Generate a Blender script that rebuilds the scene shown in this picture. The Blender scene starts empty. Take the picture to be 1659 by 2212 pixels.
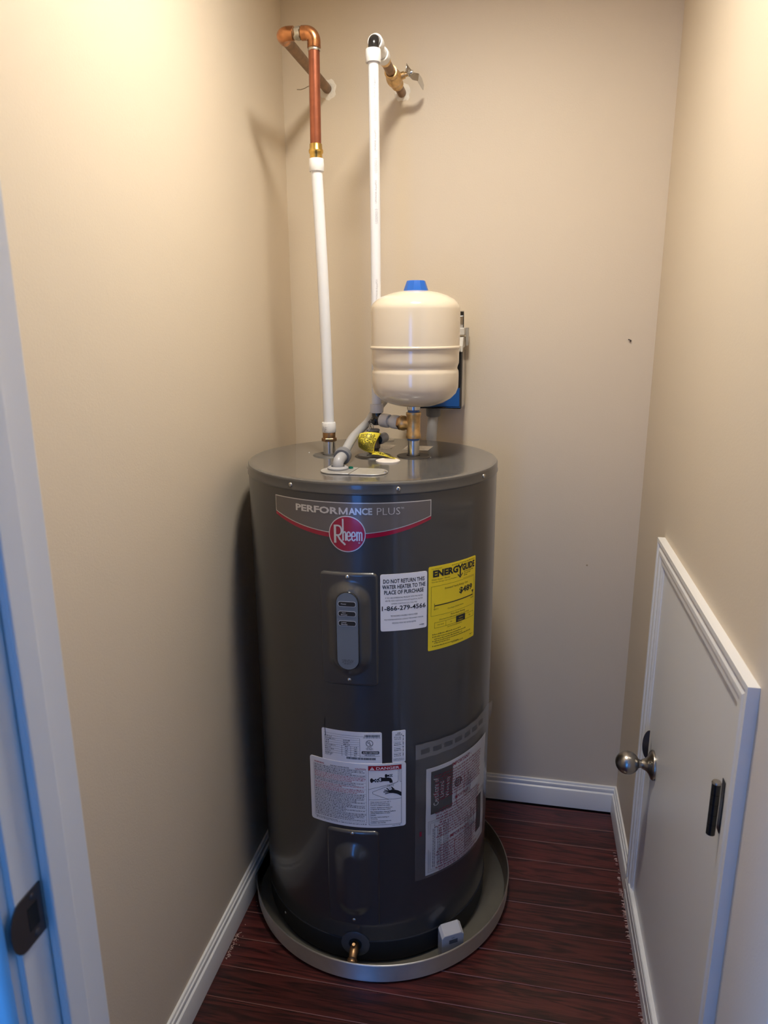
import bpy, math, random
from mathutils import Vector, Matrix
random.seed(7)
PI = math.pi
sc = bpy.context.scene
COL = sc.collection

# ------------------------------------------------------------------ camera
F_PX = 1545.85
YAW, PITCH, ROLL = .1965, .2548, -.0063
cam_d = bpy.data.cameras.new('camera')
cam = bpy.data.objects.new('camera', cam_d); COL.objects.link(cam)
cam_d.sensor_fit = 'VERTICAL'; cam_d.sensor_height = 36.0
cam_d.lens = F_PX / 2212 * 36.0
cam_d.clip_start = .02
cam_d.dof.use_dof = True; cam_d.dof.focus_distance = 1.62; cam_d.dof.aperture_fstop = 6.0
fw = Vector((-math.sin(YAW) * math.cos(PITCH), math.cos(YAW) * math.cos(PITCH), -math.sin(PITCH)))
rt = Vector((math.cos(YAW), math.sin(YAW), 0)); up = rt.cross(fw)
rt2 = rt * math.cos(ROLL) + up * math.sin(ROLL); up2 = -rt * math.sin(ROLL) + up * math.cos(ROLL)
m = Matrix((rt2, up2, -fw)).transposed().to_4x4(); m.translation = Vector((.3482, -1.6214, 1.4656))
cam.matrix_world = m
sc.camera = cam

# ------------------------------------------------------------------ world, daylight, exposure
w = bpy.data.worlds.new('world'); sc.world = w; w.use_nodes = True
bg = w.node_tree.nodes['Background']; bg.inputs[0].default_value = (.10, .32, .9, 1); bg.inputs[1].default_value = .35
DAY_POWER = 16.0
SIDE_POWER = 72.0
ld = bpy.data.lights.new('daylight', 'AREA'); ld.shape = 'RECTANGLE'; ld.size = .52; ld.size_y = 1.96
ld.energy = DAY_POWER; ld.color = (.06, .30, 1.0)
lo = bpy.data.objects.new('daylight', ld); COL.objects.link(lo)
lo.location = (-.13, -4.02, 1.05); lo.rotation_euler = (PI / 2, 0, 0)      # faces +y, into the hall
ls = bpy.data.lights.new('added_casing_light', 'AREA'); ls.shape = 'RECTANGLE'; ls.size = .8; ls.size_y = 1.3
ls.energy = SIDE_POWER; ls.color = (.05, .30, 1.0)
lso = bpy.data.objects.new('added_casing_light', ls); COL.objects.link(lso)
lso.location = (-1.685, -1.82, 1.35); lso.rotation_euler = (PI / 2, 0, -PI / 2)     # faces +x, added to turn the left door casing blue
LAMP = (.175, -.43, 2.425)
LAMP_STRENGTH = 192.0
sc.view_settings.view_transform = 'Standard'; sc.view_settings.look = 'None'
sc.view_settings.exposure = .1; sc.view_settings.gamma = 1.0
sc.view_settings.use_curve_mapping = False
sc.cycles.max_bounces = 7; sc.cycles.diffuse_bounces = 5; sc.cycles.glossy_bounces = 3; sc.cycles.transparent_max_bounces = 8
sc.cycles.use_adaptive_sampling = True; sc.cycles.adaptive_threshold = .08; sc.cycles.adaptive_min_samples = 16
sc.cycles.use_denoising = True
sc.cycles.sample_clamp_indirect = 6.0
sc.cycles.caustics_reflective = False; sc.cycles.caustics_refractive = False

# ------------------------------------------------------------------ materials
MATS = {}
def mat(name, col, rough=.5, metal=0, coat=0, bump=None, var=None, spec=None, aniso=0, alpha=1, trans=0):
    """bump=(scale,strength) fine relief; var=(scale,amount) colour mottling"""
    if name in MATS: return MATS[name]
    mt = bpy.data.materials.new(name); mt.use_nodes = True
    nt = mt.node_tree; b = nt.nodes['Principled BSDF']
    b.inputs['Base Color'].default_value = (*col, 1); b.inputs['Roughness'].default_value = rough
    b.inputs['Metallic'].default_value = metal; b.inputs['Coat Weight'].default_value = coat
    b.inputs['Coat Roughness'].default_value = .08
    b.inputs['Alpha'].default_value = alpha; b.inputs['Transmission Weight'].default_value = trans
    if spec is not None: b.inputs['Specular IOR Level'].default_value = spec
    if aniso:
        b.inputs['Anisotropic'].default_value = aniso; tg_ = nt.nodes.new('ShaderNodeTangent'); tg_.direction_type = 'RADIAL'; tg_.axis = 'Z'
        nt.links.new(tg_.outputs[0], b.inputs['Tangent']); b.inputs['Anisotropic Rotation'].default_value = .25
    tc = nt.nodes.new('ShaderNodeTexCoord')
    if var:
        n = nt.nodes.new('ShaderNodeTexNoise'); n.inputs['Scale'].default_value = var[0]; n.inputs['Detail'].default_value = 5
        nt.links.new(tc.outputs['Object'], n.inputs['Vector'])
        r = nt.nodes.new('ShaderNodeMapRange'); r.inputs[1].default_value = .3; r.inputs[2].default_value = .7
        r.inputs[3].default_value = 1 - var[1]; r.inputs[4].default_value = 1 + var[1]
        nt.links.new(n.outputs[0], r.inputs[0])
        mx = nt.nodes.new('ShaderNodeMix'); mx.data_type = 'RGBA'; mx.blend_type = 'MULTIPLY'
        mx.inputs[0].default_value = 1; mx.inputs[6].default_value = (*col, 1)
        nt.links.new(r.outputs[0], mx.inputs[7]); nt.links.new(mx.outputs[2], b.inputs['Base Color'])
    if bump:
        n = nt.nodes.new('ShaderNodeTexNoise'); n.inputs['Scale'].default_value = bump[0]; n.inputs['Detail'].default_value = 3
        nt.links.new(tc.outputs['Object'], n.inputs['Vector'])
        bp = nt.nodes.new('ShaderNodeBump'); bp.inputs['Strength'].default_value = bump[1]; bp.inputs['Distance'].default_value = .002
        nt.links.new(n.outputs[0], bp.inputs['Height']); nt.links.new(bp.outputs[0], b.inputs['Normal'])
    MATS[name] = mt; return mt

def emit(name, col, s):
    mt = bpy.data.materials.new(name); mt.use_nodes = True; nt = mt.node_tree
    b = nt.nodes['Principled BSDF']; b.inputs['Base Color'].default_value = (.8, .8, .8, 1)
    b.inputs['Emission Color'].default_value = (*col, 1); b.inputs['Emission Strength'].default_value = s
    return mt

WALL = mat('beige_wall_paint', (.69, .59, .455), .62, bump=(260, .12), var=(1.6, .012))
TRIM = mat('white_trim_paint', (.80, .79, .77), .33, bump=(60, .03))
CEIL = mat('white_ceiling_paint', (.82, .80, .76), .8, bump=(180, .2))
HALLW = mat('hall_wall_paint', (.36, .28, .18), .7)
HALLF = mat('hall_floor_wood', (.09, .035, .025), .35)
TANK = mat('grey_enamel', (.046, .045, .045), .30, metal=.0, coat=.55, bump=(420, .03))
LIDM = mat('grey_enamel_lamplit', (.105, .100, .094), .26, coat=.6, bump=(420, .03))  # jacket enamel, lightened to paint in the lamp light on the lid top
PLATE = mat('galvanised_steel', (.62, .61, .59), .42, metal=.7, var=(60, .08))
CHROME = mat('zinc_plated_steel', (.62, .62, .62), .2, metal=1)
NICKEL = mat('brushed_nickel', (.40, .37, .33), .28, metal=1)
COPPER = mat('copper', (.34, .115, .065), .36, metal=.9, var=(35, .18))
COPPERF = mat('copper_fitting', (.46, .20, .085), .26, metal=.95, var=(50, .4))
COPPERD = mat('tarnished_copper', (.24, .14, .075), .42, metal=.85, var=(40, .25))
SOLDER = mat('solder', (.50, .46, .38), .35, metal=.9, var=(120, .25))
BRASS = mat('brass', (.70, .46, .13), .26, metal=1, var=(60, .1))
BRASSD = mat('rough_cast_brass', (.62, .42, .20), .38, metal=.9, var=(90, .18), bump=(300, .15))
BRONZE = mat('dull_brass_nut', (.34, .20, .10), .36, metal=.95, var=(80, .15))
PEX = mat('white_pex', (.76, .765, .775), .32, spec=.5)
RING = mat('white_ring_plastic', (.78, .77, .75), .35)
RINGW = mat('translucent_ring_plastic', (.62, .61, .59), .35)
BLACKP = mat('black_plastic', (.012, .012, .013), .2, coat=.3)
GREYP = mat('grey_conduit_plastic', (.36, .36, .37), .35)
GREYD = mat('dark_grey_rubber', (.16, .165, .18), .5)
DARKG = mat('dark_gasket', (.085, .08, .075), .5)
CREAM = mat('cream_enamel', (.74, .64, .49), .16, coat=.5)
BLUEP = mat('blue_plastic', (.012, .12, .52), .35)
BLUET = mat('blue_thread_seal', (.08, .14, .28), .4, metal=.3)
BOXB = mat('black_gloss_box', (.010, .012, .016), .12, coat=.6)
BOXBL = mat('box_cover_daylight_tint', (.006, .020, .055), .2, coat=.15)  # navy tint stands in for blue daylight mirrored in the black cover
LGREY = mat('light_grey_plastic', (.55, .53, .49), .4)
SENS = mat('sensor_grey_plastic', (.46, .46, .48), .4)
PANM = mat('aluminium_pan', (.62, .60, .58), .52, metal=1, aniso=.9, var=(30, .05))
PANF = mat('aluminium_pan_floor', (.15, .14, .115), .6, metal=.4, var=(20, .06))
YELT = mat('yellow_tag', (.80, .66, .05), .45)
YELE = mat('yellow_label', (.92, .70, .018), .4)
WHITE = mat('white_label', (.90, .89, .90), .38)
PAPER = mat('white_paper', (.74, .73, .73), .6)
INK = mat('black_ink', (.012, .012, .014), .45)
INKG = mat('grey_ink', (.22, .21, .22), .5)
REDI = mat('red_ink', (.36, .008, .02), .45)
REDM = mat('maroon_ink', (.22, .006, .03), .45)
DECALG = mat('decal_grey', (.135, .12, .11), .3, coat=.3)
DECALR = mat('decal_red', (.36, .004, .035), .25, coat=.5, metal=.1)
DECALR2 = mat('decal_light_red', (.52, .02, .075), .22, coat=.5, metal=.1)
DECALW = mat('decal_silver', (.68, .66, .63), .28, metal=.45)
BADGE = mat('badge_blue_grey', (.17, .195, .22), .3)
SCREWM = mat('screw_metal', (.66, .65, .62), .25, metal=1)
GREENS = mat('green_screw', (.0, .18, .12), .25, metal=.6)
BRONZEK = mat('dark_bronze', (.10, .085, .08), .35, metal=.8)
HINGEB = mat('black_hinge', (.008, .008, .008), .22, metal=.3, coat=.4)
PLAST = mat('plaster', (.86, .80, .70), .9, bump=(200, .6))
FIB = mat('pale_fibre', (.60, .42, .36), .9)

def wood():
    mt = bpy.data.materials.new('cherry_stained_wood'); mt.use_nodes = True; nt = mt.node_tree
    b = nt.nodes['Principled BSDF']; N = nt.nodes.new; L = nt.links.new
    tc = N('ShaderNodeTexCoord'); oi = N('ShaderNodeObjectInfo')
    add = N('ShaderNodeVectorMath'); add.operation = 'MULTIPLY_ADD'
    cmb = N('ShaderNodeCombineXYZ')
    for i in range(3): L(oi.outputs['Random'], cmb.inputs[i])
    add.inputs[1].default_value = (37, 53, 11); L(cmb.outputs[0], add.inputs[0]); L(tc.outputs['Object'], add.inputs[2])
    mp = N('ShaderNodeMapping'); mp.inputs['Scale'].default_value = (2.2, 26, 26); L(add.outputs[0], mp.inputs[0])
    n1 = N('ShaderNodeTexNoise'); n1.inputs['Scale'].default_value = 1.0; n1.inputs['Detail'].default_value = 3; n1.inputs['Distortion'].default_value = 1.2
    L(mp.outputs[0], n1.inputs['Vector'])
    wv = N('ShaderNodeMath'); wv.operation = 'MULTIPLY'; wv.inputs[1].default_value = 34; L(n1.outputs[0], wv.inputs[0])
    sn = N('ShaderNodeMath'); sn.operation = 'SINE'; L(wv.outputs[0], sn.inputs[0])
    mp2 = N('ShaderNodeMapping'); mp2.inputs['Scale'].default_value = (14, 330, 330); L(add.outputs[0], mp2.inputs[0])
    n2 = N('ShaderNodeTexNoise'); n2.inputs['Scale'].default_value = 1.0; n2.inputs['Detail'].default_value = 4; L(mp2.outputs[0], n2.inputs['Vector'])
    a2 = N('ShaderNodeMath'); a2.operation = 'MULTIPLY_ADD'; a2.inputs[1].default_value = .22; L(sn.outputs[0], a2.inputs[0]); L(n2.outputs[0], a2.inputs[2])
    cr = N('ShaderNodeValToRGB'); e = cr.color_ramp.elements
    e[0].position = .15; e[0].color = (.012, .0022, .0022, 1); e[1].position = .8; e[1].color = (.098, .018, .015, 1)
    x = cr.color_ramp.elements.new(.42); x.color = (.050, .0088, .0078, 1)
    L(a2.outputs[0], cr.inputs[0])
    mx = N('ShaderNodeMix'); mx.data_type = 'RGBA'; mx.blend_type = 'MULTIPLY'; mx.inputs[0].default_value = 1
    mr = N('ShaderNodeMapRange'); mr.inputs[3].default_value = .72; mr.inputs[4].default_value = 1.3; L(oi.outputs['Random'], mr.inputs[0])
    L(cr.outputs[0], mx.inputs[6]); L(mr.outputs[0], mx.inputs[7]); L(mx.outputs[2], b.inputs['Base Color'])
    b.inputs['Roughness'].default_value = .34; b.inputs['Coat Weight'].default_value = .25; b.inputs['Coat Roughness'].default_value = .2
    bp = N('ShaderNodeBump'); bp.inputs['Strength'].default_value = .25; bp.inputs['Distance'].default_value = .0008
    L(a2.outputs[0], bp.inputs['Height']); L(bp.outputs[0], b.inputs['Normal'])
    return mt
WOOD = wood()

def film():
    mt = bpy.data.materials.new('clear_film'); mt.use_nodes = True; nt = mt.node_tree; nt.nodes.clear()
    N = nt.nodes.new; L = nt.links.new
    o = N('ShaderNodeOutputMaterial'); t = N('ShaderNodeBsdfTransparent'); t.inputs[0].default_value = (.93, .93, .93, 1)
    d = N('ShaderNodeBsdfDiffuse'); d.inputs[0].default_value = (.62, .60, .58, 1)
    g = N('ShaderNodeBsdfGlossy'); g.inputs['Roughness'].default_value = .16
    m1 = N('ShaderNodeMixShader'); m1.inputs[0].default_value = .09; L(t.outputs[0], m1.inputs[1]); L(d.outputs[0], m1.inputs[2])
    m2 = N('ShaderNodeMixShader'); m2.inputs[0].default_value = .045; L(m1.outputs[0], m2.inputs[1]); L(g.outputs[0], m2.inputs[2])
    L(m2.outputs[0], o.inputs[0]); return mt
FILM = film()
def film2():
    mt = FILM.copy(); mt.name = 'hazy_film_strip'
    ms = [n for n in mt.node_tree.nodes if n.type == 'MIX_SHADER']
    ms[0].inputs[0].default_value = .2; return mt
FILM2 = film2()

# ------------------------------------------------------------------ mesh helpers
class MB:
    def __init__(s): s.v = []; s.f = []
    def add(s, vs, fs):
        o = len(s.v); s.v += [tuple(p) for p in vs]; s.f += [tuple(i + o for i in f) for f in fs]; return s
    def box(s, lo, hi):
        x0, y0, z0 = lo; x1, y1, z1 = hi
        return s.add([(x0,y0,z0),(x1,y0,z0),(x1,y1,z0),(x0,y1,z0),(x0,y0,z1),(x1,y0,z1),(x1,y1,z1),(x0,y1,z1)],
                     [(0,3,2,1),(4,5,6,7),(0,1,5,4),(1,2,6,5),(2,3,7,6),(3,0,4,7)])
    def lathe(s, prof, c=(0,0,0), n=48, axis=(0,0,1), sx=1, a0=0.0):
        """prof: (r, h) pairs along axis from c"""
        ax = Vector(axis).normalized(); t = Vector((1,0,0)) if abs(ax.x) < .9 else Vector((0,1,0))
        if abs(ax.z) > .999: e1, e2 = Vector((1,0,0)), Vector((0,1,0)) * (1 if ax.z > 0 else -1)
        else:
            e1 = (t - ax * t.dot(ax)).normalized(); e2 = ax.cross(e1)
        c = Vector(c); vs = []; fs = []; rows = []
        for r, h in prof:
            if r < 1e-7: rows.append([len(vs)]); vs.append(c + ax * h)
            else:
                rows.append(list(range(len(vs), len(vs) + n)))
                vs += [c + ax * h + (e1 * math.cos(a0 + 2*PI*k/n) + e2 * math.sin(a0 + 2*PI*k/n)) * r for k in range(n)]
        for A, B in zip(rows, rows[1:]):
            for k in range(n):
                k2 = (k + 1) % n
                if len(A) == 1 and len(B) == 1: continue
                if len(A) == 1: fs.append((A[0], B[k2], B[k]))
                elif len(B) == 1: fs.append((A[k], A[k2], B[0]))
                else: fs.append((A[k], A[k2], B[k2], B[k]))
        return s.add(vs, fs)
    def cyl(s, a, b, r, n=24, r2=None):
        a = Vector(a); b = Vector(b); L = (b - a).length; r2 = r if r2 is None else r2
        return s.lathe([(0,0),(r,0),(r2,L),(0,L)], a, n, b - a)
    def tube(s, pts, rad, n=16, cap=True):
        pts = [Vector(p) for p in pts]; rads = rad if isinstance(rad, (list, tuple)) else [rad] * len(pts)
        T = []
        for i in range(len(pts)):
            a = pts[max(i-1,0)]; b = pts[min(i+1,len(pts)-1)]; T.append((b - a).normalized())
        u = T[0].orthogonal().normalized(); vs = []; fs = []
        for i, p in enumerate(pts):
            u = (u - T[i] * u.dot(T[i])).normalized(); q = T[i].cross(u)
            vs += [p + (u * math.cos(2*PI*k/n) + q * math.sin(2*PI*k/n)) * rads[i] for k in range(n)]
        for i in range(len(pts) - 1):
            for k in range(n):
                k2 = (k+1) % n; fs.append((i*n+k, i*n+k2, (i+1)*n+k2, (i+1)*n+k))
        if cap:
            fs.append(tuple(reversed(range(n)))); fs.append(tuple((len(pts)-1)*n + k for k in range(n)))
        return s.add(vs, fs)
    def prism(s, poly, fn, d0, d1):
        """poly 2D points (ccw), extruded between fn(u,v,d0) and fn(u,v,d1)"""
        n = len(poly); vs = [fn(u, v, d0) for u, v in poly] + [fn(u, v, d1) for u, v in poly]
        fs = [tuple(reversed(range(n))), tuple(range(n, 2*n))] + [(k, (k+1) % n, n + (k+1) % n, n + k) for k in range(n)]
        return s.add(vs, fs)
    def sheet(s, us, vb, vt, fn, h0, h1, nv=1):
        """closed sheet following fn(u,v,h): front at h1(u,v), skirt back to h0"""
        H1 = h1 if callable(h1) else (lambda u, v: h1)
        nu = len(us); vs = []; fs = []
        for u in us:
            b, t = vb(u), vt(u)
            for j in range(nv + 1):
                v = b + (t - b) * j / nv; vs.append(fn(u, v, H1(u, v)))
        S = nv + 1
        for i in range(nu - 1):
            for j in range(nv): fs.append((i*S+j, (i+1)*S+j, (i+1)*S+j+1, i*S+j+1))
        o = len(vs)
        ring = [(i, 0) for i in range(nu)] + [(nu-1, j) for j in range(1, S)] + [(i, nv) for i in range(nu-2, -1, -1)] + [(0, j) for j in range(nv-1, 0, -1)]
        for i, j in ring:
            u = us[i]; b, t = vb(u), vt(u); vs.append(fn(u, b + (t - b) * j / nv, h0))
        k = len(ring)
        for q in range(k):
            a = ring[q]; b = ring[(q+1) % k]
            fs.append((a[0]*S+a[1], o+q, o+(q+1) % k, b[0]*S+b[1]))
        return s.add(vs, fs)

def link(name, me, material, parent=None):
    o = bpy.data.objects.new(name, me); COL.objects.link(o)
    if material: me.materials.append(material)
    if parent is not None:
        o.parent = parent
        if parent.type == 'EMPTY': o.matrix_parent_inverse = Matrix.Translation(-parent.location)
    return o
def build(mb, name, material, parent=None, smooth=True, ang=38, label=None):
    me = bpy.data.meshes.new(name); me.from_pydata(mb.v, [], mb.f); me.update()
    if smooth:
        me.polygons.foreach_set('use_smooth', [True] * len(me.polygons)); me.set_sharp_from_angle(angle=math.radians(ang))
    o = link(name, me, material, parent)
    if label: o['label'] = label
    return o
def thing(name, label, cat, loc=(0,0,0), kind=None, group=None):
    o = bpy.data.objects.new(name, None); COL.objects.link(o); o.location = loc; o.empty_display_size = .05
    o['label'] = label; o['category'] = cat
    if kind: o['kind'] = kind
    if group: o['group'] = group
    return o
def tag(o, label, cat, kind=None):
    o['label'] = label; o['category'] = cat
    if kind: o['kind'] = kind
    return o
def bevel(o, wd, seg=2):
    md = o.modifiers.new('bevel', 'BEVEL'); md.width = wd; md.segments = seg; md.limit_method = 'ANGLE'; md.angle_limit = math.radians(40)
    return o

# --- text ---------------------------------------------------------
_tc = {}
def glyphs(txt, bold=0.0):
    k = (txt, bold)
    if k in _tc: return _tc[k]
    cu = bpy.data.curves.new('t', 'FONT'); cu.body = txt; cu.size = 1; cu.offset = bold; cu.resolution_u = 2
    ob = bpy.data.objects.new('t', cu); COL.objects.link(ob)
    dg = bpy.context.evaluated_depsgraph_get(); ev = ob.evaluated_get(dg); me = ev.to_mesh()
    v = [(p.co.x, p.co.y) for p in me.vertices]; f = [tuple(p.vertices) for p in me.polygons]
    ev.to_mesh_clear(); bpy.data.objects.remove(ob); bpy.data.curves.remove(cu)
    x0 = min(p[0] for p in v); x1 = max(p[0] for p in v); y0 = min(p[1] for p in v); y1 = max(p[1] for p in v)
    v = [((p[0]-x0)/(x1-x0), (p[1]-y0)/(y1-y0)) for p in v]
    _tc[k] = (v, f, (x1-x0), (y1-y0)); return _tc[k]
class Print:
    """flat print laid on a surface through fn(u,v,h); local u right, v up"""
    def __init__(s, fn, h): s.fn = fn; s.h = h; s.mb = MB()
    def text(s, txt, u0, v0, u1, v1, bold=0.0, rot=0):
        v, f, _, _ = glyphs(txt, bold); P = []
        for a, b in v:
            if rot == 0: P.append(s.fn(u0 + a*(u1-u0), v0 + b*(v1-v0), s.h))
            else: P.append(s.fn(u1 - b*(u1-u0), v0 + a*(v1-v0), s.h))       # reads upward
        s.mb.add(P, f); return s
    def line(s, txt, uc, v0, hgt, bold=0.0, wmax=None, cond=1.0, left=False):
        _, _, W, Hh = glyphs(txt, bold); wd = W / Hh * hgt * cond
        if wmax: wd = min(wd, wmax)
        if left: return s.text(txt, uc, v0, uc + wd, v0 + hgt, bold)
        return s.text(txt, uc - wd/2, v0, uc + wd/2, v0 + hgt, bold)
    def rect(s, u0, v0, u1, v1):
        n = max(1, int(abs(u1-u0) / .006)); P = []; Fs = []
        for i in range(n+1):
            u = u0 + (u1-u0)*i/n; P += [s.fn(u, v0, s.h), s.fn(u, v1, s.h)]
        for i in range(n): Fs.append((2*i, 2*i+2, 2*i+3, 2*i+1))
        s.mb.add(P, Fs); return s
    def frame(s, u0, v0, u1, v1, t):
        s.rect(u0, v0, u1, v0+t); s.rect(u0, v1-t, u1, v1); s.rect(u0, v0+t, u0+t, v1-t); s.rect(u1-t, v0+t, u1, v1-t); return s
    def poly(s, pts):
        s.mb.add([s.fn(u, v, s.h) for u, v in pts], [tuple(range(len(pts)))]); return s
    def stroke(s, pts, t):
        for (a, b), (c, d) in zip(pts, pts[1:]):
            L = math.hypot(c-a, d-b) or 1; nx, ny = -(d-b)/L*t/2, (c-a)/L*t/2; k_ = max(1, int(L/.006))
            for i in range(k_):
                a1, b1, c1, d1 = a+(c-a)*i/k_, b+(d-b)*i/k_, a+(c-a)*(i+1)/k_, b+(d-b)*(i+1)/k_
                s.poly([(a1-nx, b1-ny), (c1-nx, d1-ny), (c1+nx, d1+ny), (a1+nx, b1+ny)])
        return s
    def disc(s, u, v, r, n=20, ru=None):
        ru = ru or r
        return s.poly([(u + ru*math.cos(2*PI*k/n), v + r*math.sin(2*PI*k/n)) for k in range(n)])
    def ring(s, u, v, r0, r1, n=40):
        P = []; Fs = []
        for k in range(n):
            c, q = math.cos(2*PI*k/n), math.sin(2*PI*k/n); P += [s.fn(u+r0*c, v+r0*q, s.h), s.fn(u+r1*c, v+r1*q, s.h)]
        for k in range(n): a = 2*k; b = 2*((k+1) % n); Fs.append((a, a+1, b+1, b))
        s.mb.add(P, Fs); return s
    def words(s, u0, u1, v, hgt, fill=1.0, wl=(.0022, .008), gap=.0012):
        u = u0; end = u0 + (u1-u0)*fill
        while u < end - .001:
            wd = min(random.uniform(*wl), end - u); k = max(1, round(wd / (hgt*.75)))
            lw = wd / k
            for i in range(k):          # small letter-like blocks, x-height and taller
                hh = hgt * random.choice((.62, .62, .7, 1.0)); s.rect(u + i*lw, v, u + i*lw + lw*.68, v + hh)
            u += wd + gap
        return s
    def vwords(s, u, v0, v1, wdt, fill=1.0):
        v = v0; end = v0 + (v1-v0)*fill
        while v < end - .001:
            L = min(random.uniform(.003, .009), end - v); s.rect(u, v, u + wdt, v + L); v += L + .0014
        return s
    def build(s, name, material, parent, label=None):
        o_ = build(s.mb, name, material, parent, smooth=False, label=label); o_['kind'] = 'stuff'; return o_

# ================================================================== SETTING
Xl, Xr, Yb, Yf, Yo, ZC = -.3203, .6714, .4038, -1.035, -1.147, 2.44
JL, JR = -.100, .594                     # doorway jamb faces
o = tag(build(MB().box((Xl-.12, Yo, -.04), (Xr+.12, Yb+.12, -.013)), 'floor', HALLF, smooth=False), 'dark cherry wood plank floor of the closet', 'floor', 'structure')
floor = o
PW = .0813; y = .2993 + PW; rows = []
pm = MB(); g = .00055; bv = .0013
x0, x1 = Xl + .002, Xr - .002
prof = [(-PW/2+g, -.0128), (-PW/2+g, -bv), (-PW/2+g+bv, 0), (PW/2-g-bv, 0), (PW/2-g, -bv), (PW/2-g, -.0128)]
n = len(prof)
pm.add([(x0, a, b) for a, b in prof] + [(x1, a, b) for a, b in prof],
       [tuple(range(n)), tuple(reversed(range(n, 2*n)))] + [(k, n+k, n+(k+1) % n, (k+1) % n) for k in range(n)])
pme = bpy.data.meshes.new('plank'); pme.from_pydata(pm.v, [], pm.f); pme.materials.append(WOOD); pme.materials.append(mat('lit_plank_edge', (.20, .085, .07), .4))
pme.polygons[3].material_index = 1; pme.polygons[5].material_index = 1  # bevel faces paler: light caught along the seams is put into the colour
k = 0
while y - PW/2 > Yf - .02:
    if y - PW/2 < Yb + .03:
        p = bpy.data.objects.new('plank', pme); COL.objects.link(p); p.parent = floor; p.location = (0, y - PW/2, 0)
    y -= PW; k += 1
ceiling = tag(build(MB().box((Xl-.12, Yo, ZC), (Xr+.12, Yb+.12, ZC+.08)), 'ceiling', CEIL, smooth=False), 'white ceiling over the closet', 'ceiling', 'structure')
wall_left = tag(build(MB().box((Xl-.11, Yf, 0), (Xl, Yb+.11, ZC)), 'wall_left', WALL, smooth=False), 'beige painted wall left of the water heater', 'wall', 'structure')
wall_back = tag(build(MB().box((Xl, Yb, 0), (Xr, Yb+.11, ZC)), 'wall_back', WALL, smooth=False), 'beige painted wall behind the water heater', 'wall', 'structure')
wall_right = tag(build(MB().box((Xr, Yf, 0), (Xr+.11, Yb+.11, ZC)), 'wall_right', WALL, smooth=False), 'beige painted wall holding the small white door', 'wall', 'structure')
JT = .018
fwm = MB().box((Xl-.11, Yo, 0), (JL-JT, Yf, ZC)).box((JR+JT, Yo, 0), (Xr+.11, Yf, ZC)).box((JL-JT, Yo, 2.06), (JR+JT, Yf, ZC))
tag(build(fwm, 'wall_front', WALL, smooth=False), 'beige wall around the closet doorway at the camera side', 'wall', 'structure')

# plaster patches, crack and small nail marks on the back wall
def patch(cx, cz, r, s0):
    random.seed(s0); mb = MB(); n = 22; P = []
    for ring_, hh in ((1.0, 0.0), (.82, .0022), (.62, .003)):
        for k in range(n):
            a = 2*PI*k/n; q = r*ring_*(1 + random.uniform(-.16, .16)); P.append((cx + q*math.cos(a), Yb - hh, cz + q*math.sin(a)))
    Fs = []
    for i in range(2):
        for k in range(n): Fs.append((i*n+k, (i+1)*n+k, (i+1)*n+(k+1) % n, i*n+(k+1) % n))
    Fs.append(tuple(2*n+k for k in range(n)))
    return mb.add(P, Fs)
build(patch(-.1985, 2.066, .0245, 3), 'plaster_patch', PLAST, wall_back, ang=80, label='rough pale plaster around the copper pipe')
build(patch(-.0005, 2.045, .021, 5), 'plaster_patch', PLAST, wall_back, ang=80, label='rough pale plaster around the valve pipe')
def tube_on_wall(pts, r): return MB().tube([(x, Yb - r*.3, z) for x, z in pts], r, 6)
build(tube_on_wall([(-.282,2.070),(-.272,2.069),(-.262,2.071),(-.252,2.075),(-.244,2.078)], .0009), 'wall_crack', mat('crack_dark', (.25,.19,.12), .9), wall_back)
build(MB().tube([(.603, Yb-.004, 1.4265),(.6085, Yb-.006, 1.4245),(.611, Yb, 1.423)], .0013, 6).tube([(.6085, Yb-.005, 1.4245),(.6085, Yb-.003, 1.420)], .0012, 6), 'bent_nail', BRONZEK, wall_back)
build(MB().lathe([(0,.001),(.002,.0008),(.0028,0)], (.5384, Yb, .7962), 8, (0,-1,0)), 'wall_nick', mat('nick', (.42,.32,.2), .9), wall_back)

# ---- baseboards
BP = [(0,0),(.0135,0),(.0135,.057),(.0125,.0605),(.0085,.0635),(.0090,.067),(.0098,.071),(.0088,.0755),(.0060,.0775),(.0058,.0805),(.0045,.0835),(.0012,.0845),(0,.0845)]
def sweep(fn_pt, a, b, name, mt, parent=None, prof=BP):
    n = len(prof); mb = MB()
    mb.add([fn_pt(d, h, a) for d, h in prof] + [fn_pt(d, h, b) for d, h in prof],
           [tuple(range(n)), tuple(reversed(range(n, 2*n)))] + [(k, n+k, n+(k+1) % n, (k+1) % n) for k in range(n)])
    return build(mb, name, mt, parent, ang=25)
tag(sweep(lambda d, h, t: (Xl + d, t, h), Yf, Yb, 'baseboard_left', TRIM), 'white moulded baseboard along the left wall', 'baseboard', 'structure')
tag(sweep(lambda d, h, t: (t, Yb - d, h), Xl + .0, Xr, 'baseboard_back', TRIM), 'white moulded baseboard along the back wall', 'baseboard', 'structure')
DY0, DY1, DZ = .038, -.676, .994                     # little door casing: far edge, near edge, top
tag(sweep(lambda d, h, t: (Xr - d, t, h), DY0, Yb, 'baseboard_right', TRIM), 'short white baseboard between back corner and small door', 'baseboard', 'structure')
sweep(lambda d, h, t: (Xr - d, t, h), Yf, DY1, 'baseboard_front', TRIM)
tag(bpy.data.objects['baseboard_front'], 'white baseboard between small door and doorway', 'baseboard', 'structure')

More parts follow.
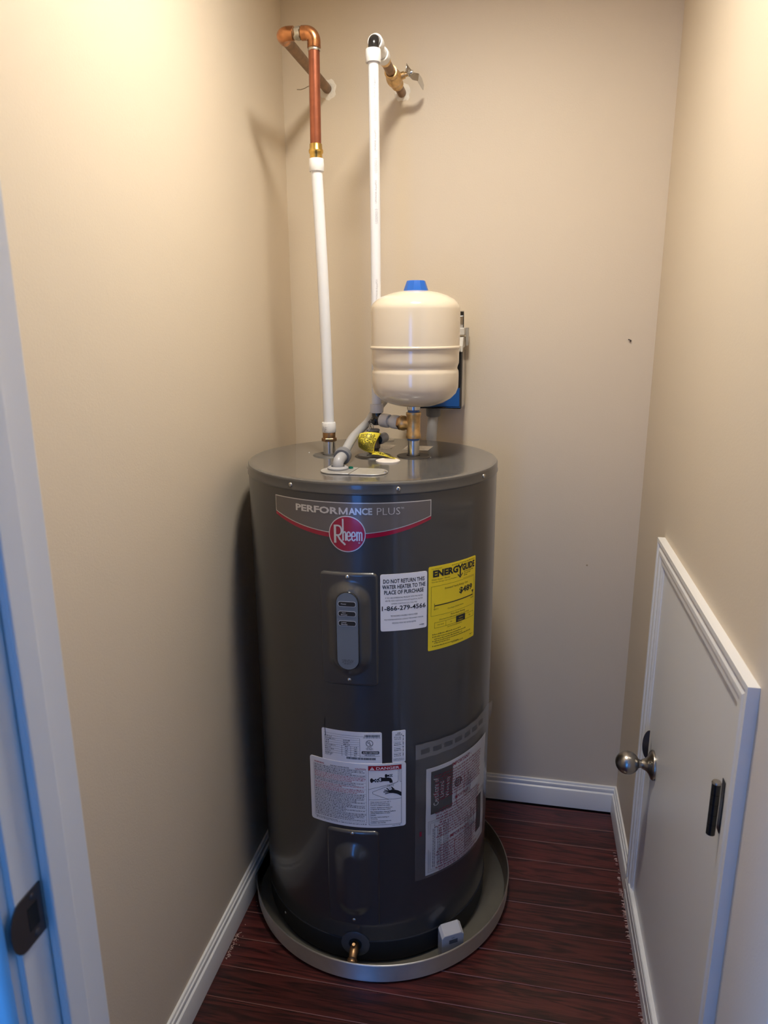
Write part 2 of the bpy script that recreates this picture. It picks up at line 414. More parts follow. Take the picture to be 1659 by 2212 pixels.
# ---- small access door (right wall)
door = thing('door_1', 'small white access door with nickel knob in the right wall', 'door', (Xr, (DY0+DY1)/2, 0), 'structure')
CW = .057
build(MB().box((Xr-.005, DY1+.012, .045), (Xr-.0002, DY0-.012, DZ-.012)), 'door_panel', TRIM, door, smooth=False)
CP = [(0,0),(.016,0),(.016,.009),(.0145,.0105),(.0115,.012),(.0115,.016),(.0125,.018),(.0150,.023),(.0150,.031),(.0135,.034),(.0105,.036),(.0105,.039),(.0115,.041),(.0115,.049),(.0095,.0515),(.0080,.0535),(.0080,CW),(0,CW)]
def casing(p0, p1, q0, q1, name='casing'):
    """p0,p1: outer ends (y,z); q0,q1: inner ends"""
    n = len(CP); A = []; B = []
    for d, t in CP:
        s_ = t / CW
        A.append((Xr - d, p0[0] + (q0[0]-p0[0])*s_, p0[1] + (q0[1]-p0[1])*s_)); B.append((Xr - d, p1[0] + (q1[0]-p1[0])*s_, p1[1] + (q1[1]-p1[1])*s_))
    mb = MB().add(A + B, [tuple(range(n)), tuple(reversed(range(n, 2*n)))] + [(k, n+k, n+(k+1) % n, (k+1) % n) for k in range(n)])
    return build(mb, name, TRIM, door, ang=20)
RB = .078
casing((DY0, RB), (DY0, DZ), (DY0-CW, RB), (DY0-CW, DZ-CW))
casing((DY0, DZ), (DY1, DZ), (DY0-CW, DZ-CW), (DY1+CW, DZ-CW))
casing((DY1, DZ), (DY1, 0), (DY1+CW, DZ-CW), (DY1+CW, 0))
RP = [(0,0),(.0165,0),(.0165,.030),(.0150,.032),(.0150,.044),(.0165,.046),(.0165,.062),(.0150,.064),(.0155,.0745),(.0135,RB),(0,RB)]
sweep(lambda d, h, t: (Xr - d, t, h), DY1+CW*.2, DY0, 'bottom_rail', TRIM, door, RP)
# knob
KY, KZ = -.105, .497
kb = MB(); ax = (-1, 0, 0); kc = (Xr-.005, KY, KZ)
rose = build(MB().lathe([(0,0),(.033,0),(.0335,.003),(.032,.006),(.027,.009),(.020,.012),(.015,.016),(.012,.022),(.0105,.026),(0,.026)], kc, 40, ax), 'knob_rose', NICKEL, door, ang=50, label='brushed nickel round rose')
kn = [(0,.024),(.0095,.024),(.009,.030),(.0105,.034)]
Rk, ck = .0262, .0575
for i in range(1, 20):
    a = PI - .40 - (PI - .40) * i / 19; kn.append((Rk*math.sin(a), ck - Rk*math.cos(a)*-1 if False else ck + Rk*math.cos(PI - (PI - a)) ))
kn = [(0,.024),(.0095,.024),(.009,.030),(.0108,.0335)] + [(Rk*math.sin(.42 + (PI-.42)*i/20), ck - Rk*math.cos(.42 + (PI-.42)*i/20)) for i in range(21)]
kn[-1] = (0, ck + Rk)
build(MB().lathe(kn, kc, 40, ax), 'door_knob', NICKEL, door, ang=60, label='round brushed nickel knob')
# dark latch lip on the casing beside the knob
lp = [(0,-.037)] + [(.0135*math.cos(a), .037*math.sin(a)) for a in [(-PI/2) + PI*i/14 for i in range(1, 14)]] + [(0,.037)]
lm = MB().prism(lp, lambda u, v, d: (Xr - .012 - u, -.066 + d + u*.25, .523 + v), 0, .0018)
build(lm, 'latch_strike', BRONZEK, door, ang=30, label='dark bronze curved latch strike')
# hinge barrel
HY = -.6055; HX = Xr - .0185
hm = MB()
for i, (z0, z1) in enumerate(((.709,.727),(.7275,.744),(.7445,.762),(.7625,.779),(.7795,.797))): hm.cyl((HX, HY, z0), (HX, HY, z1), .0066, 20)
hb = build(hm, 'hinge', HINGEB, door, label='black barrel hinge')
build(MB().lathe([(.0066,0),(.0072,.001),(.006,.0035),(0,.0045)], (HX, HY, .797), 20), 'hinge_tip', NICKEL, hb)
build(MB().box((Xr-.0062, HY+.002, .709), (Xr-.0048, HY+.016, .797)), 'hinge_leaf', HINGEB, hb, smooth=False)

# ---- doorway trim at the camera side
tl = thing('trim_1', 'grey-white door jamb with stop at the left edge', 'door frame', (JL, (Yf+Yo)/2, 0), 'structure')
bevel(build(MB().box((JL-JT, Yo, 0), (JL, Yf, 2.045)), 'jamb', TRIM, tl, smooth=False), .0015)
bevel(build(MB().box((JL, -1.110, 0), (JL+.0105, -1.0785, 2.045)), 'door_stop', TRIM, tl, smooth=False), .003, 3)
CX = JL - .006
cpz = [(0,0),(0,.010),(.004,.0125),(.012,.0135),(.03,.016),(.05,.0175),(.062,.0175),(.064,.015),(.064,0)]
cm = MB(); n = len(cpz)
cm.add([(CX - a, Yo - b, 0) for a, b in cpz] + [(CX - a, Yo - b, 2.11) for a, b in cpz],
       [tuple(range(n)), tuple(reversed(range(n, 2*n)))] + [(k, n+k, n+(k+1) % n, (k+1) % n) for k in range(n)])
build(cm, 'casing', TRIM, tl, ang=25)
sp = []
for k in range(12):
    a = -PI/2 + PI*k/11; sp.append((-.0195 - .014*math.cos(a), .0285*math.sin(a)))
sp = [(.0195,-.028),(.0195,.028)] + [(-.010 - .017*math.sin(PI*k/10), .028*math.cos(PI*k/10)) for k in range(11)]
stp = build(MB().prism(sp, lambda u, v, d: (JL + d, -1.1315 + u*.98, .915 + v), 0, .0016), 'strike_plate', BRONZEK, tl, ang=30, label='dark bronze strike plate')
build(MB().box((JL+.0016, -1.134, .902), (JL+.0019, -1.120, .928)), 'latch_hole', mat('hole', (.004,.004,.004), .8), stp, smooth=False)
for zz in (.894, .936):
    build(MB().lathe([(0,.0012),(.003,.001),(.0042,0)], (JL+.0016, -1.125, zz), 12, (1,0,0)), 'screw', BRONZEK, stp)
tr = thing('trim_2', 'white door jamb just inside the right edge', 'door frame', (JR, (Yf+Yo)/2, 0), 'structure')
bevel(build(MB().box((JR, Yo, 0), (JR+JT, Yf, 2.045)), 'jamb', TRIM, tr, smooth=False), .0015)
build(MB().box((JR-.0105, -1.110, 0), (JR, -1.0785, 2.045)), 'door_stop', TRIM, tr, smooth=False)
build(MB().box((JR+.006, Yo-.0165, 0), (JR+.07, Yo, 2.11)), 'casing', TRIM, tr, smooth=False)
th = thing('trim_3', 'white head jamb over the closet doorway', 'door frame', ((JL+JR)/2, (Yf+Yo)/2, 2.045), 'structure')
build(MB().box((JL-JT, Yo, 2.045), (JR+JT, Yf, 2.06)), 'jamb', TRIM, th, smooth=False)
build(MB().box((JL-.07, Yo-.0165, 2.051), (JR+.07, Yo, 2.11)), 'casing', TRIM, th, smooth=False)

# ---- the hall behind the camera with its glass door
HX0, HX1, HY0 = -1.7, 1.9, -4.1
def st(mb, name, mt, label, cat): return tag(build(mb, name, mt, smooth=False), label, cat, 'structure')
st(MB().box((HX0-.1, HY0-.1, -.04), (HX1+.1, Yo, -.0005)), 'floor_hall', HALLF, 'dark wood floor of the hall outside the closet', 'floor')
st(MB().box((HX0-.1, HY0-.1, ZC), (HX1+.1, Yo, ZC+.08)), 'ceiling_hall', CEIL, 'white ceiling of the hall outside the closet', 'ceiling')
wy0, wy1, wz0, wz1 = -2.23, -1.41, .70, 2.0
st(MB().box((HX0-.1, HY0-.1, 0), (HX0, wy0, ZC)).box((HX0-.1, wy1, 0), (HX0, Yo, ZC)).box((HX0-.1, wy0, 0), (HX0, wy1, wz0)).box((HX0-.1, wy0, wz1), (HX0, wy1, ZC)), 'wall_hall_left', HALLW, 'pale hall wall around the added side window', 'wall')
sw = thing('added_window_2', 'added unseen side window for the blue light on the door casing', 'window', (HX0, (wy0+wy1)/2, wz0), 'structure')  # no window known here; frame added around the casing light
build(MB().box((HX0-.06, wy0, wz0), (HX0+.012, wy0+.03, wz1)).box((HX0-.06, wy1-.03, wz0), (HX0+.012, wy1, wz1)).box((HX0-.06, wy0, wz0), (HX0+.012, wy1, wz0+.03)).box((HX0-.06, wy0, wz1-.03), (HX0+.012, wy1, wz1)), 'window_frame', TRIM, sw, smooth=False)
st(MB().box((HX1, HY0-.1, 0), (HX1+.1, Yo, ZC)), 'wall_hall_right', HALLW, 'pale hall wall on the right outside the closet', 'wall')
st(MB().box((HX0, Yf, 0), (Xl-.11, Yf+.02, ZC)).box((Xr+.11, Yf, 0), (HX1, Yf+.02, ZC)), 'wall_hall_front', HALLW, 'pale hall wall beside the closet doorway', 'wall')
gx0, gx1, gz1 = -.43, .17, 2.06
st(MB().box((HX0, HY0-.1, 0), (gx0, HY0, ZC)).box((gx1, HY0-.1, 0), (HX1, HY0, ZC)).box((gx0, HY0-.1, gz1), (gx1, HY0, ZC)), 'wall_hall_back', HALLW, 'pale hall wall around the glazed door', 'wall')
win = thing('window_1', 'glazed door letting daylight into the hall', 'window', ((gx0+gx1)/2, HY0, 0), 'structure')
build(MB().box((gx0, HY0-.05, 0), (gx0+.02, HY0+.02, gz1)).box((gx1-.02, HY0-.05, 0), (gx1, HY0+.02, gz1)).box((gx0, HY0-.05, gz1-.02), (gx1, HY0+.02, gz1)).box((gx0, HY0-.05, 0), (gx1, HY0+.02, .05)), 'window_frame', TRIM, win, smooth=False)

# ---- ceiling lamp of the closet
lamp = thing('ceiling_light', 'round ceiling can lamp lighting the closet', 'lamp', LAMP)
build(MB().lathe([(0,.0145),(.112,.0145),(.112,-.022),(.110,-.025),(.102,-.025),(.100,-.022),(.098,.010),(0,.010)], LAMP, 48), 'lamp_can', mat('dark_baffle', (.05,.05,.05), .6), lamp)
build(MB().lathe([(0,-.002),(.06,-.001),(.085,.002),(.092,.0085),(0,.0085)], LAMP, 48), 'diffuser', emit('lamp_glow', (1.0, .94, .84), LAMP_STRENGTH), lamp)


# ================================================================== WATER HEATER
R, H, ZB = .2884, 1.168, .0075
def W(az0):
    def fn(u, v, h):
        a = math.radians(az0) + u / R
        return ((R+h)*math.cos(a), (R+h)*math.sin(a), v)
    return fn
heater = thing('water_heater', 'tall grey cylindrical electric water heater standing in a metal pan', 'water heater', (0, 0, ZB))
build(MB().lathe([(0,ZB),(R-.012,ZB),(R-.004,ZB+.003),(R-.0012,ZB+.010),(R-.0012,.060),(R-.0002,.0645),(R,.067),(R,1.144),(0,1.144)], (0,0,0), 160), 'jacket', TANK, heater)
build(MB().lathe([(R-.014,ZB-.0008),(R-.003,ZB+.0015),(R-.0004,ZB+.009),(R-.0004,.0630),(R+.0014,.0655),(R+.0020,.0680),(R+.0012,.0700),(R-.0010,.0715)], (0,0,0), 160), 'base_ring', mat('base_ring_paint', (.026,.027,.031), .55, spec=.2), heater, ang=60, label='dark base ring with a raised bead')
build(MB().lathe([(R-.003,1.1425),(R+.0012,1.1425),(R+.0022,1.1438),(R+.0022,1.1462),(R+.0012,1.1475),(R+.0010,1.1615),(R+.0004,1.1640),(R-.0012,1.1661)], (0,0,0), 160), 'lid_rim', TANK, heater, ang=60, label='dark rim skirt of the lid')
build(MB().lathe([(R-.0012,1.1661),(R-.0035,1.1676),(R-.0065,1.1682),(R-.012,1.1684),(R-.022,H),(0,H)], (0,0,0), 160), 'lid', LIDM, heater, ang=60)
def screw(fn3, parent, r=.0042, nrm=None):
    mb = MB().lathe([(r,0),(r*.95,.0012),(r*.6,.0022),(0,.0026)], fn3, 14, nrm)
    s_ = build(mb, 'screw', SCREWM, parent, ang=60)
    return s_
def cylpt(az, z, h=0): a = math.radians(az); return ((R+h)*math.cos(a), (R+h)*math.sin(a), z)
def cyln(az): a = math.radians(az); return (math.cos(a), math.sin(a), 0)
for az in (-158.5, -113.4, -68.1, -23.5, 21.5):
    s_ = screw(cylpt(az, 1.1545, .001), heater, .0046, cyln(az))
    p = Vector(cylpt(az, 1.1545, .0035)); n_ = Vector(cyln(az)); t_ = Vector((0,0,1)).cross(n_)
    q = MB()
    for d in (t_, Vector((0,0,1))):
        e_ = n_.cross(d); q.add([p + d*.0019 + e_*.0005, p - d*.0019 + e_*.0005, p - d*.0019 - e_*.0005, p + d*.0019 - e_*.0005], [(0,1,2,3)])
    build(q, 'screw_slot', INK, s_, smooth=False)
for az in (-131, -35): screw(cylpt(az, .045, -.001), heater, .0034, cyln(az))

# --- access covers (height field on the jacket)
def sms(x): x = max(0, min(1, x)); return x*x*(3-2*x)
def cover(azc, zc, wd, ht, name, bulge, label):
    cr = .011; fn = W(azc)
    nu = 56; us = [-wd/2 + wd*i/nu for i in range(nu+1)]
    us = sorted(set(us + [-wd/2 + d for d in (.0008,.0016,.003,.0045,.0065,.009)] + [wd/2 - d for d in (.0008,.0016,.003,.0045,.0065,.009)]))
    def top(u):
        d = wd/2 - abs(u)
        return zc + ht/2 - (cr - math.sqrt(max(0, cr*cr - (cr-d)**2)) if d < cr else 0)
    def bot(u): return 2*zc - top(u)
    br, bl, bs, bh, bz = bulge
    def hh(u, v):
        d = min(wd/2 - abs(u), top(u) - v, v - bot(u))
        h = .0006 + .0044 * sms(d / .0045)
        dv = max(0, abs(v - zc - bz) - bl); ds = math.hypot(u, dv) - br
        return h + bh * sms(1 - ds / bs)
    mb = MB().sheet(us, bot, top, fn, -.001, hh, nv=110)
    return build(mb, name, TANK, heater, ang=50, label=label), hh
AZP = -88.5
cov1, h1 = cover(AZP, .8558, .1215, .2525, 'access_cover', (.0222, .0590, .0255, .0145, .004), 'raised upper cover with control badge')
cov2, h2 = cover(-88.75, .2425, .1215, .258, 'access_cover', (.010, .058, .034, .0125, .0), 'raised lower cover without controls')
for zz, cv, hx in ((.9735, cov1, h1), (.7450, cov1, h1), (.3655, cov2, h2), (.1316, cov2, h2)):
    a_ = AZP - .15
    s_ = screw(cylpt(a_, zz, .0045), cv, .0042, cyln(a_))
    p = Vector(cylpt(a_, zz, .0072)); n_ = Vector(cyln(a_)); t_ = Vector((0,0,1)).cross(n_)
    q = MB().add([p + t_*.0018 + Vector((0,0,.0005)), p - t_*.0018 + Vector((0,0,.0005)), p - t_*.0018 - Vector((0,0,.0005)), p + t_*.0018 - Vector((0,0,.0005))], [(0,1,2,3)])
# control badge
fb = W(-88.25)
def flat(az, d0, zc):           # a flat plate standing tangent to the jacket at azimuth az, d0 out
    a = math.radians(az); n_ = Vector((math.cos(a), math.sin(a), 0)); t_ = Vector((-math.sin(a), math.cos(a), 0)); o_ = n_*(R+d0) + Vector((0,0,zc))
    return lambda u, v, h: tuple(o_ + t_*u + Vector((0,0,v)) + n_*h)
def stadium(r, L, n=14):
    return [(r*math.cos(PI*k/n), L + r*math.sin(PI*k/n)) for k in range(n+1)] + [(-r*math.cos(PI*k/n), -L - r*math.sin(PI*k/n)) for k in range(n+1)]
fb = flat(-88.25, .0165, .8610)
badge = build(MB().prism(stadium(.0242, .0622), fb, 0, .0050), 'control_badge', BLACKP, cov1, ang=30, label='black rimmed stadium-shaped control badge')
bevel(badge, .0012)
build(MB().prism(stadium(.0222, .0622), fb, .0045, .0054), 'badge_face', BADGE, cov1, ang=30, label='blue-grey badge face')
def rrect(u0, v0, u1, v1, r, n=6):
    P = []
    for cx, cy, a0 in ((u1-r, v0+r, -PI/2), (u1-r, v1-r, 0), (u0+r, v1-r, PI/2), (u0+r, v0+r, PI)):
        P += [(cx + r*math.cos(a0 + PI/2*k/n), cy + r*math.sin(a0 + PI/2*k/n)) for k in range(n+1)]
    return P
pw = Print(fb, .00615)
for zz, tx in ((.0605, ('Power',)), (.0395, ('Upper', 'Element')), (.0185, ('Lower', 'Element'))):
    build(MB().prism(rrect(-.0185, zz-.0058, .0185, zz+.0058, .0045), fb, .0050, .0057), 'indicator_frame', DECALW, cov1, smooth=False)
    build(MB().prism(rrect(-.0175, zz-.0048, .0175, zz+.0048, .0038), fb, .0050, .0060), 'indicator_window', BLACKP, cov1, smooth=False)
    if len(tx) == 1: pw.line(tx[0], -.0068, zz-.0012, .0030, .02)
    else: pw.line(tx[0], -.0063, zz+.0004, .0030, .02); pw.line(tx[1], -.0060, zz-.0034, .0029, .02)
pw.build('lettering', DECALW, cov1)
pb = Print(fb, .0056)
random.seed(3)
for i, (a, b) in enumerate(((-.0125,.0125),(-.0110,.0115),(-.0115,.0105),(-.0085,.0075))): pb.words(a, b, -.0635 - i*.0029, .0015, wl=(.002,.005), gap=.0008)
pb.build('fine_print', INK, cov1)

# --- stickers
def sticker(name, azl, azr, z0, z1, material, label, r=.004, h=.0007):
    wd = math.radians(azr - azl) * R; fn = W(azl)
    n_ = max(12, int(wd/.005)); us = sorted(set([wd*i/n_ for i in range(n_+1)] + [d for d in (.0006,.0013,.0025)] + [wd-d for d in (.0006,.0013,.0025)]))
    def cut(u):
        d = min(u, wd-u); return r - math.sqrt(max(0, r*r - (r-d)**2)) if d < r else 0
    o_ = build(MB().sheet(us, lambda u: z0 + cut(u), lambda u: z1 - cut(u), fn, -.0002, h), name, material, heater, ang=30, label=label)
    ht = z1 - z0
    f2 = lambda u, v, hh: fn(u, z0 + v, hh)
    return o_, wd, ht, f2
# 1. brand decal
AZD = -88.45; fd = W(AZD)
UL, UR_ = math.radians(-122.65-AZD)*R, math.radians(-54.2-AZD)*R
def arc(u, zc=1.0625, ze=1.0935):
    t = u / (UR_ if u > 0 else UL); return zc + (ze - zc) * t*t
N_ = 60; us = [UL + (UR_-UL)*i/N_ for i in range(N_+1)]
red = build(MB().sheet(us, lambda u: arc(u, 1.0528, 1.0868), lambda u: arc(u) + .001, fd, -.0002, .0004), 'decal_band', DECALR, heater, ang=30, label='red curved band under the brand plate')
dec = build(MB().sheet(us, arc, lambda u: 1.1275, fd, -.0002, .0006), 'brand_decal', DECALW, heater, ang=30, label='grey brand plate with silver outline')
us2 = [UL + .0016 + (UR_-UL-.0032)*i/N_ for i in range(N_+1)]
build(MB().sheet(us2, lambda u: arc(u) + .0017, lambda u: 1.1259, fd, .0002, .0008), 'decal_field', DECALG, dec, ang=30)
p = Print(fd, .0011)
p.text('PERFOR', -.1138, 1.1028, -.0180, 1.1172, .034); p.text('ANCE', .0035, 1.1028, .0505, 1.1172, .034)
p.stroke([(-.0148, 1.1028), (-.0148, 1.1172)], .0034); p.stroke([(.0000, 1.1028), (.0000, 1.1172)], .0034); p.stroke([(-.0146, 1.1160), (-.0074, 1.1037), (-.0002, 1.1160)], .0029); p.text('PLUS', .0597, 1.1028, .1062, 1.1172, -.012); p.text('TM', .1075, 1.1135, .1135, 1.1172)
p.build('lettering', DECALW, dec, 'silver product lettering')
# round brand emblem
def circ_us(r, n=48): return [r*math.cos(PI - PI*i/n) for i in range(n+1)]
cz = 1.0628; rr = .0376
emb = build(MB().sheet(circ_us(rr), lambda u: cz - math.sqrt(max(1e-9, rr*rr-u*u)), lambda u: cz + math.sqrt(max(1e-9, rr*rr-u*u)), W(-88.55), -.0002, .0013), 'brand_emblem', DECALW, heater, ang=30, label='round red brand emblem with silver ring')
r2 = .0357
lf = lambda u: cz - math.sqrt(max(1e-9, r2*r2-u*u)); uf = lambda u: cz + math.sqrt(max(1e-9, r2*r2-u*u))
build(MB().sheet(circ_us(r2), lf, uf, W(-88.55), .001, .0015), 'emblem_field', DECALR, emb, ang=30)
p = Print(W(-88.55), .0019)
def S_(pts, t): p.stroke([(a*.001, cz + b*.001) for a, b in pts], t*.001)
S_([(-24.5,-19),(-24.5,18.5)], 4.6)                                   # R stem
bow = [(-24.5,17),(-18,17.2)] + [(-18 + 7.2*math.sin(t), 7.2 + 10*math.cos(t)) for t in [PI*i/12 for i in range(13)]] + [(-24.5,-2.6)]
S_(bow, 3.4)
S_([(-19,-3),(-14,-12),(-4,-22)], 3.8); S_([(-12,-15),(-3.5,-22.3)], 3.2)   # sweeping leg
S_([(-8,-13.5),(-8,31.5)], 3.3)                                        # tall h stem
S_([(-8,1),(-5.5,5),(-3.2,4.6),(-2.4,1.5),(-2.4,-13.5)], 3.0)
for x_ in (3.6, 13.2):                                                 # e e
    S_([(x_-3.2,-4),(x_+3.3,-4)], 2.2)
    S_([(x_+3.3,-4),(x_+3.2,1.5),(x_+1.4,4.6),(x_-1.4,4.6),(x_-3.2,1.5),(x_-3.4,-4.4),(x_-3.2,-10),(x_-1.3,-13),(x_+1.4,-13),(x_+3.3,-10.4),(x_+3.3,-9)], 2.7)
S_([(20.2,-13.5),(20.2,5.6)], 2.9)                                     # m
S_([(20.2,1.5),(22.4,4.7),(24.4,4.2),(25.0,1.5),(25.0,-13.5)], 2.6); S_([(25.0,1.5),(27.2,4.7),(29.2,4.2),(29.9,1.5),(29.9,-13.5)], 2.6)
p.ring(.0245, cz-.0175, .0009, .0016, 14)
p.build('lettering', DECALW, emb, 'silver brand name')

# 2. do-not-return notice
o_, wd, ht, f2 = sticker('notice_sticker', -75.5, -55.75, .8534, .9778, WHITE, 'white sticker reading do not return this water heater')
p = Print(f2, .0010); C_ = wd/2
for fr, tx, wf in ((.158, 'DO NOT RETURN THIS', .88), (.256, 'WATER HEATER TO THE', .92), (.352, 'PLACE OF PURCHASE', .84)): p.text(tx, C_-wf*wd/2, ht*(1-fr), C_+wf*wd/2, ht*(1-fr)+.0089, .022)
for fr, tx, wf in ((.425, 'IF YOU ARE EXPERIENCING PROBLEMS WITH THIS WATER', .80), (.478, 'HEATER, NEED ASSISTANCE WITH INSTALLATION, OR FOR', .80), (.531, 'GENERAL QUESTIONS CALL TOLL FREE', .55),
                   (.745, 'TECHNICIANS AVAILABLE 7 DAYS A WEEK', .58), (.81, 'FOR MORE INFORMATION, CONSULT THE OWNER\'S MANUAL', .84), (.873, 'PROVIDED WITH THE WATER HEATER', .51)):
    p.text(tx, C_-wf*wd/2, ht*(1-fr), C_+wf*wd/2, ht*(1-fr)+.0034, -.004)
p.text('1-866-279-4566', C_-.47*wd, ht*.362, C_+.47*wd, ht*.362+.0105, .018)
random.seed(1); p.words(wd*.83, wd*.94, ht*.058, .0022, wl=(.01,.02))
p.build('lettering', INK, o_)

# 3. yellow energy label
o_, wd, ht, f2 = sticker('energy_sticker', -55.05, -28.4, .7965, .9843, YELE, 'yellow energy cost label with black print', r=.003)
p = Print(f2, .0010); V_ = lambda fr: ht*(1-fr)
p.text('ENERG', wd*.075, V_(.128), wd*.565, V_(.045), .05); p.text('GUIDE', wd*.655, V_(.128), wd*.965, V_(.045), .05)
yx = wd*.612
p.stroke([(yx-.0065, V_(.042)), (yx, V_(.085)), (yx, V_(.175))], .0042); p.stroke([(yx+.0065, V_(.042)), (yx, V_(.085))], .0042)
p.poly([(yx-.0080, V_(.158)), (yx, V_(.205)), (yx+.0080, V_(.158)), (yx+.0075, V_(.147)), (yx, V_(.182)), (yx-.0075, V_(.147))])
p.text('U.S. Government', wd*.05, V_(.033), wd*.24, V_(.020)); random.seed(4); p.words(wd*.43, wd*.97, V_(.030), .0018, wl=(.003,.008))
p.text('Water Heater - Electric', wd*.05, V_(.163), wd*.40, V_(.147)); p.text('Tank Size (Storage Capacity): 45 gallons', wd*.05, V_(.193), wd*.54, V_(.177))
for fr in (.148, .170, .192): p.words(wd*.70, wd*(.93 if fr < .15 else .86 if fr < .18 else .78), V_(fr), .0022)
p.rect(wd*.68, V_(.222), wd*.97, V_(.2195))
p.frame(wd*.045, V_(.585), wd*.965, V_(.233), .0005)
p.text('Estimated Yearly Energy Cost', wd*.30, V_(.298), wd*.80, V_(.268)); p.text('$489', wd*.60, V_(.400), wd*.915, V_(.318), .03)
p.rect(wd*.11, V_(.470), wd*.93, V_(.458)); p.rect(wd*.105, V_(.492), wd*.112, V_(.437)); p.rect(wd*.928, V_(.478), wd*.933, V_(.437))
p.poly([(wd*.905, V_(.405)), (wd*.93, V_(.447)), (wd*.955, V_(.405))])
p.text('$371', wd*.095, V_(.515), wd*.175, V_(.499)); p.text('$490', wd*.885, V_(.505), wd*.955, V_(.489)); p.text('Cost Range of Similar Models', wd*.36, V_(.542), wd*.70, V_(.522))
p.text('First Hour Rating', wd*.43, V_(.625), wd*.74, V_(.600), .004); p.text('(How much hot water you get in the first hour of use)', wd*.20, V_(.655), wd*.84, V_(.632))
p.frame(wd*.11, V_(.735), wd*.965, V_(.668), .0005)
for q in (.325, .54, .745): p.rect(wd*q, V_(.735), wd*q+.0005, V_(.668))
p.rect(wd*.54, V_(.735), wd*.745, V_(.655))
p.text('very small', wd*.16, V_(.710), wd*.285, V_(.693)); p.text('low', wd*.42, V_(.707), wd*.455, V_(.692)); p.text('high', wd*.84, V_(.710), wd*.885, V_(.693))
p.text('Estimated Yearly Electricity Use', wd*.36, V_(.762), wd*.67, V_(.745))
random.seed(8)
for fr, b, a0, a1 in ((.815,1,.11,.66),(.845,1,.11,.78),(.872,0,.11,.70),(.897,1,.11,.90),(.920,0,.11,.42),(.957,1,.11,.60)):
    if b: p.disc(wd*.085, V_(fr)+.0012, .0012, 10)
    p.words(wd*a0, wd*a1, V_(fr), .0025, gap=.001)
p.words(wd*.46, wd*.72, V_(.968), .002); p.words(wd*.88, wd*.97, V_(.955), .0016)
p.build('lettering', INK, o_)
p = Print(f2, .0013); p.text('medium', wd*.60, V_(.690), wd*.69, V_(.677)); p.text('52 Gallons', wd*.575, V_(.722), wd*.69, V_(.706)); p.build('white_lettering', YELE, o_)

# 4. rating plate
o_, wd, ht, f2 = sticker('rating_sticker', -102.0, -75.3, .530, .6190, WHITE, 'white rating plate sticker with barcodes', h=.0005)
p = Print(f2, .0008); T_ = lambda mm: ht - mm*.001
random.seed(11)
rowsz = [11.5 + 5.0*i for i in range(11)]
for i in range(9):
    p.rect(wd*.045, T_(15.2+i*5.1)-.0002, wd*(.635), T_(15.2+i*5.1)+.0002)
    p.words(wd*.05, wd*(.05 + random.uniform(.07, .19)), T_(19.0+i*5.1-.6), .0022, gap=.0009)
    if i in (1, 2, 3): p.words(wd*.37, wd*(.37 + random.uniform(.09, .14)), T_(19.0+i*5.1-.6), .0024, gap=.0003)
    if i == 0: p.rect(wd*.045, T_(10.2), wd*.72, T_(9.8))
for i in range(4, 9):
    p.words(wd*.40, wd*.45, T_(19.0+i*5.1-.6), .0024); p.words(wd*.55, wd*.60, T_(19.0+i*5.1-.6), .0024)
for q in (.345, .49, .64): p.rect(wd*q, T_(61.5), wd*q+.0005, T_(35 if q < .6 else 15))
def bars(u0, u1, v0, v1, sd):
    random.seed(sd); u = u0
    while u < u1: b_ = random.choice((.0004, .0007, .0010)); p.rect(u, v0, min(u1, u+b_), v1); u += b_ + random.choice((.0004, .0007))
bars(wd*.72, wd*.97, T_(11.2), T_(5.8), 2); bars(wd*.42, wd*.90, T_(67.0), T_(61.8), 9)
p.words(wd*.70, wd*.98, T_(13.6), .0016)
p.ring(wd*.80, T_(26.5), .0068, .0079, 36); p.text('U', wd*.768, T_(27.0), wd*.798, T_(21.5), .03); p.text('L', wd*.803, T_(31.2), wd*.83, T_(25.5), .03)
p.words(wd*.76, wd*.84, T_(37.2), .0020, gap=.0004); p.words(wd*.74, wd*.86, T_(40.0), .0018); p.words(wd*.75, wd*.86, T_(42.4), .0018)
p.rect(wd*.672, T_(51.9), wd*.955, T_(46.4)); p.rect(wd*.68, T_(52.6), wd*.947, T_(51.9)); p.rect(wd*.68, T_(46.4), wd*.947, T_(45.7)); p.words(wd*.72, wd*.90, T_(56.5), .0024, gap=.0006)
for i in range(3): p.words(wd*.05, wd*(.2-.02*i), T_(58.6+2.4*i+.6), .0014)
p.rect(wd*.64, T_(58.6), wd*.97, T_(58.2))
p.build('lettering', INK, o_)
p = Print(f2, .0011); p.text('AHRI CERTIFIED', wd*.69, T_(51.0), wd*.94, T_(47.4), .02); p.build('white_lettering', WHITE, o_)

# 5. LED status sticker
o_, wd, ht, f2 = sticker('status_sticker', -70.9, -65.0, .5430, .6205, WHITE, 'narrow white LED status sticker', r=.0022, h=.0005)
p = Print(f2, .0008)
p.text('LED', wd*.38, ht-.0072, wd*.63, ht-.0042, .02); p.text('STATUS', wd*.24, ht-.0112, wd*.74, ht-.0082, .02)
for i, (a, b) in enumerate((('Power ON','and ready'),('Upper','Element ON'),('Lower','Element ON'),('Power OFF','or E.C.O.'))):
    v = ht - .0130 - i*.0135
    p.rect(wd*.10, v, wd*.86, v+.0003); p.text(a, wd*.14, v-.0050, wd*.66, v-.0022, .015); p.text(b, wd*.14, v-.0092, wd*.68, v-.0064, .015)
    for j in range(3):
        (p.disc if (j + i) % 2 == 0 else (lambda a, b, c, n: p.ring(a, b, c*.7, c, n)))(wd*.82, v-.0008-j*.0041, .0013, 10)
random.seed(5)
for j in range(3): p.words(wd*.1, wd*.9, ht-.0688-j*.0020, .0012, wl=(.002,.004), gap=.0006)
p.build('lettering', INK, o_)

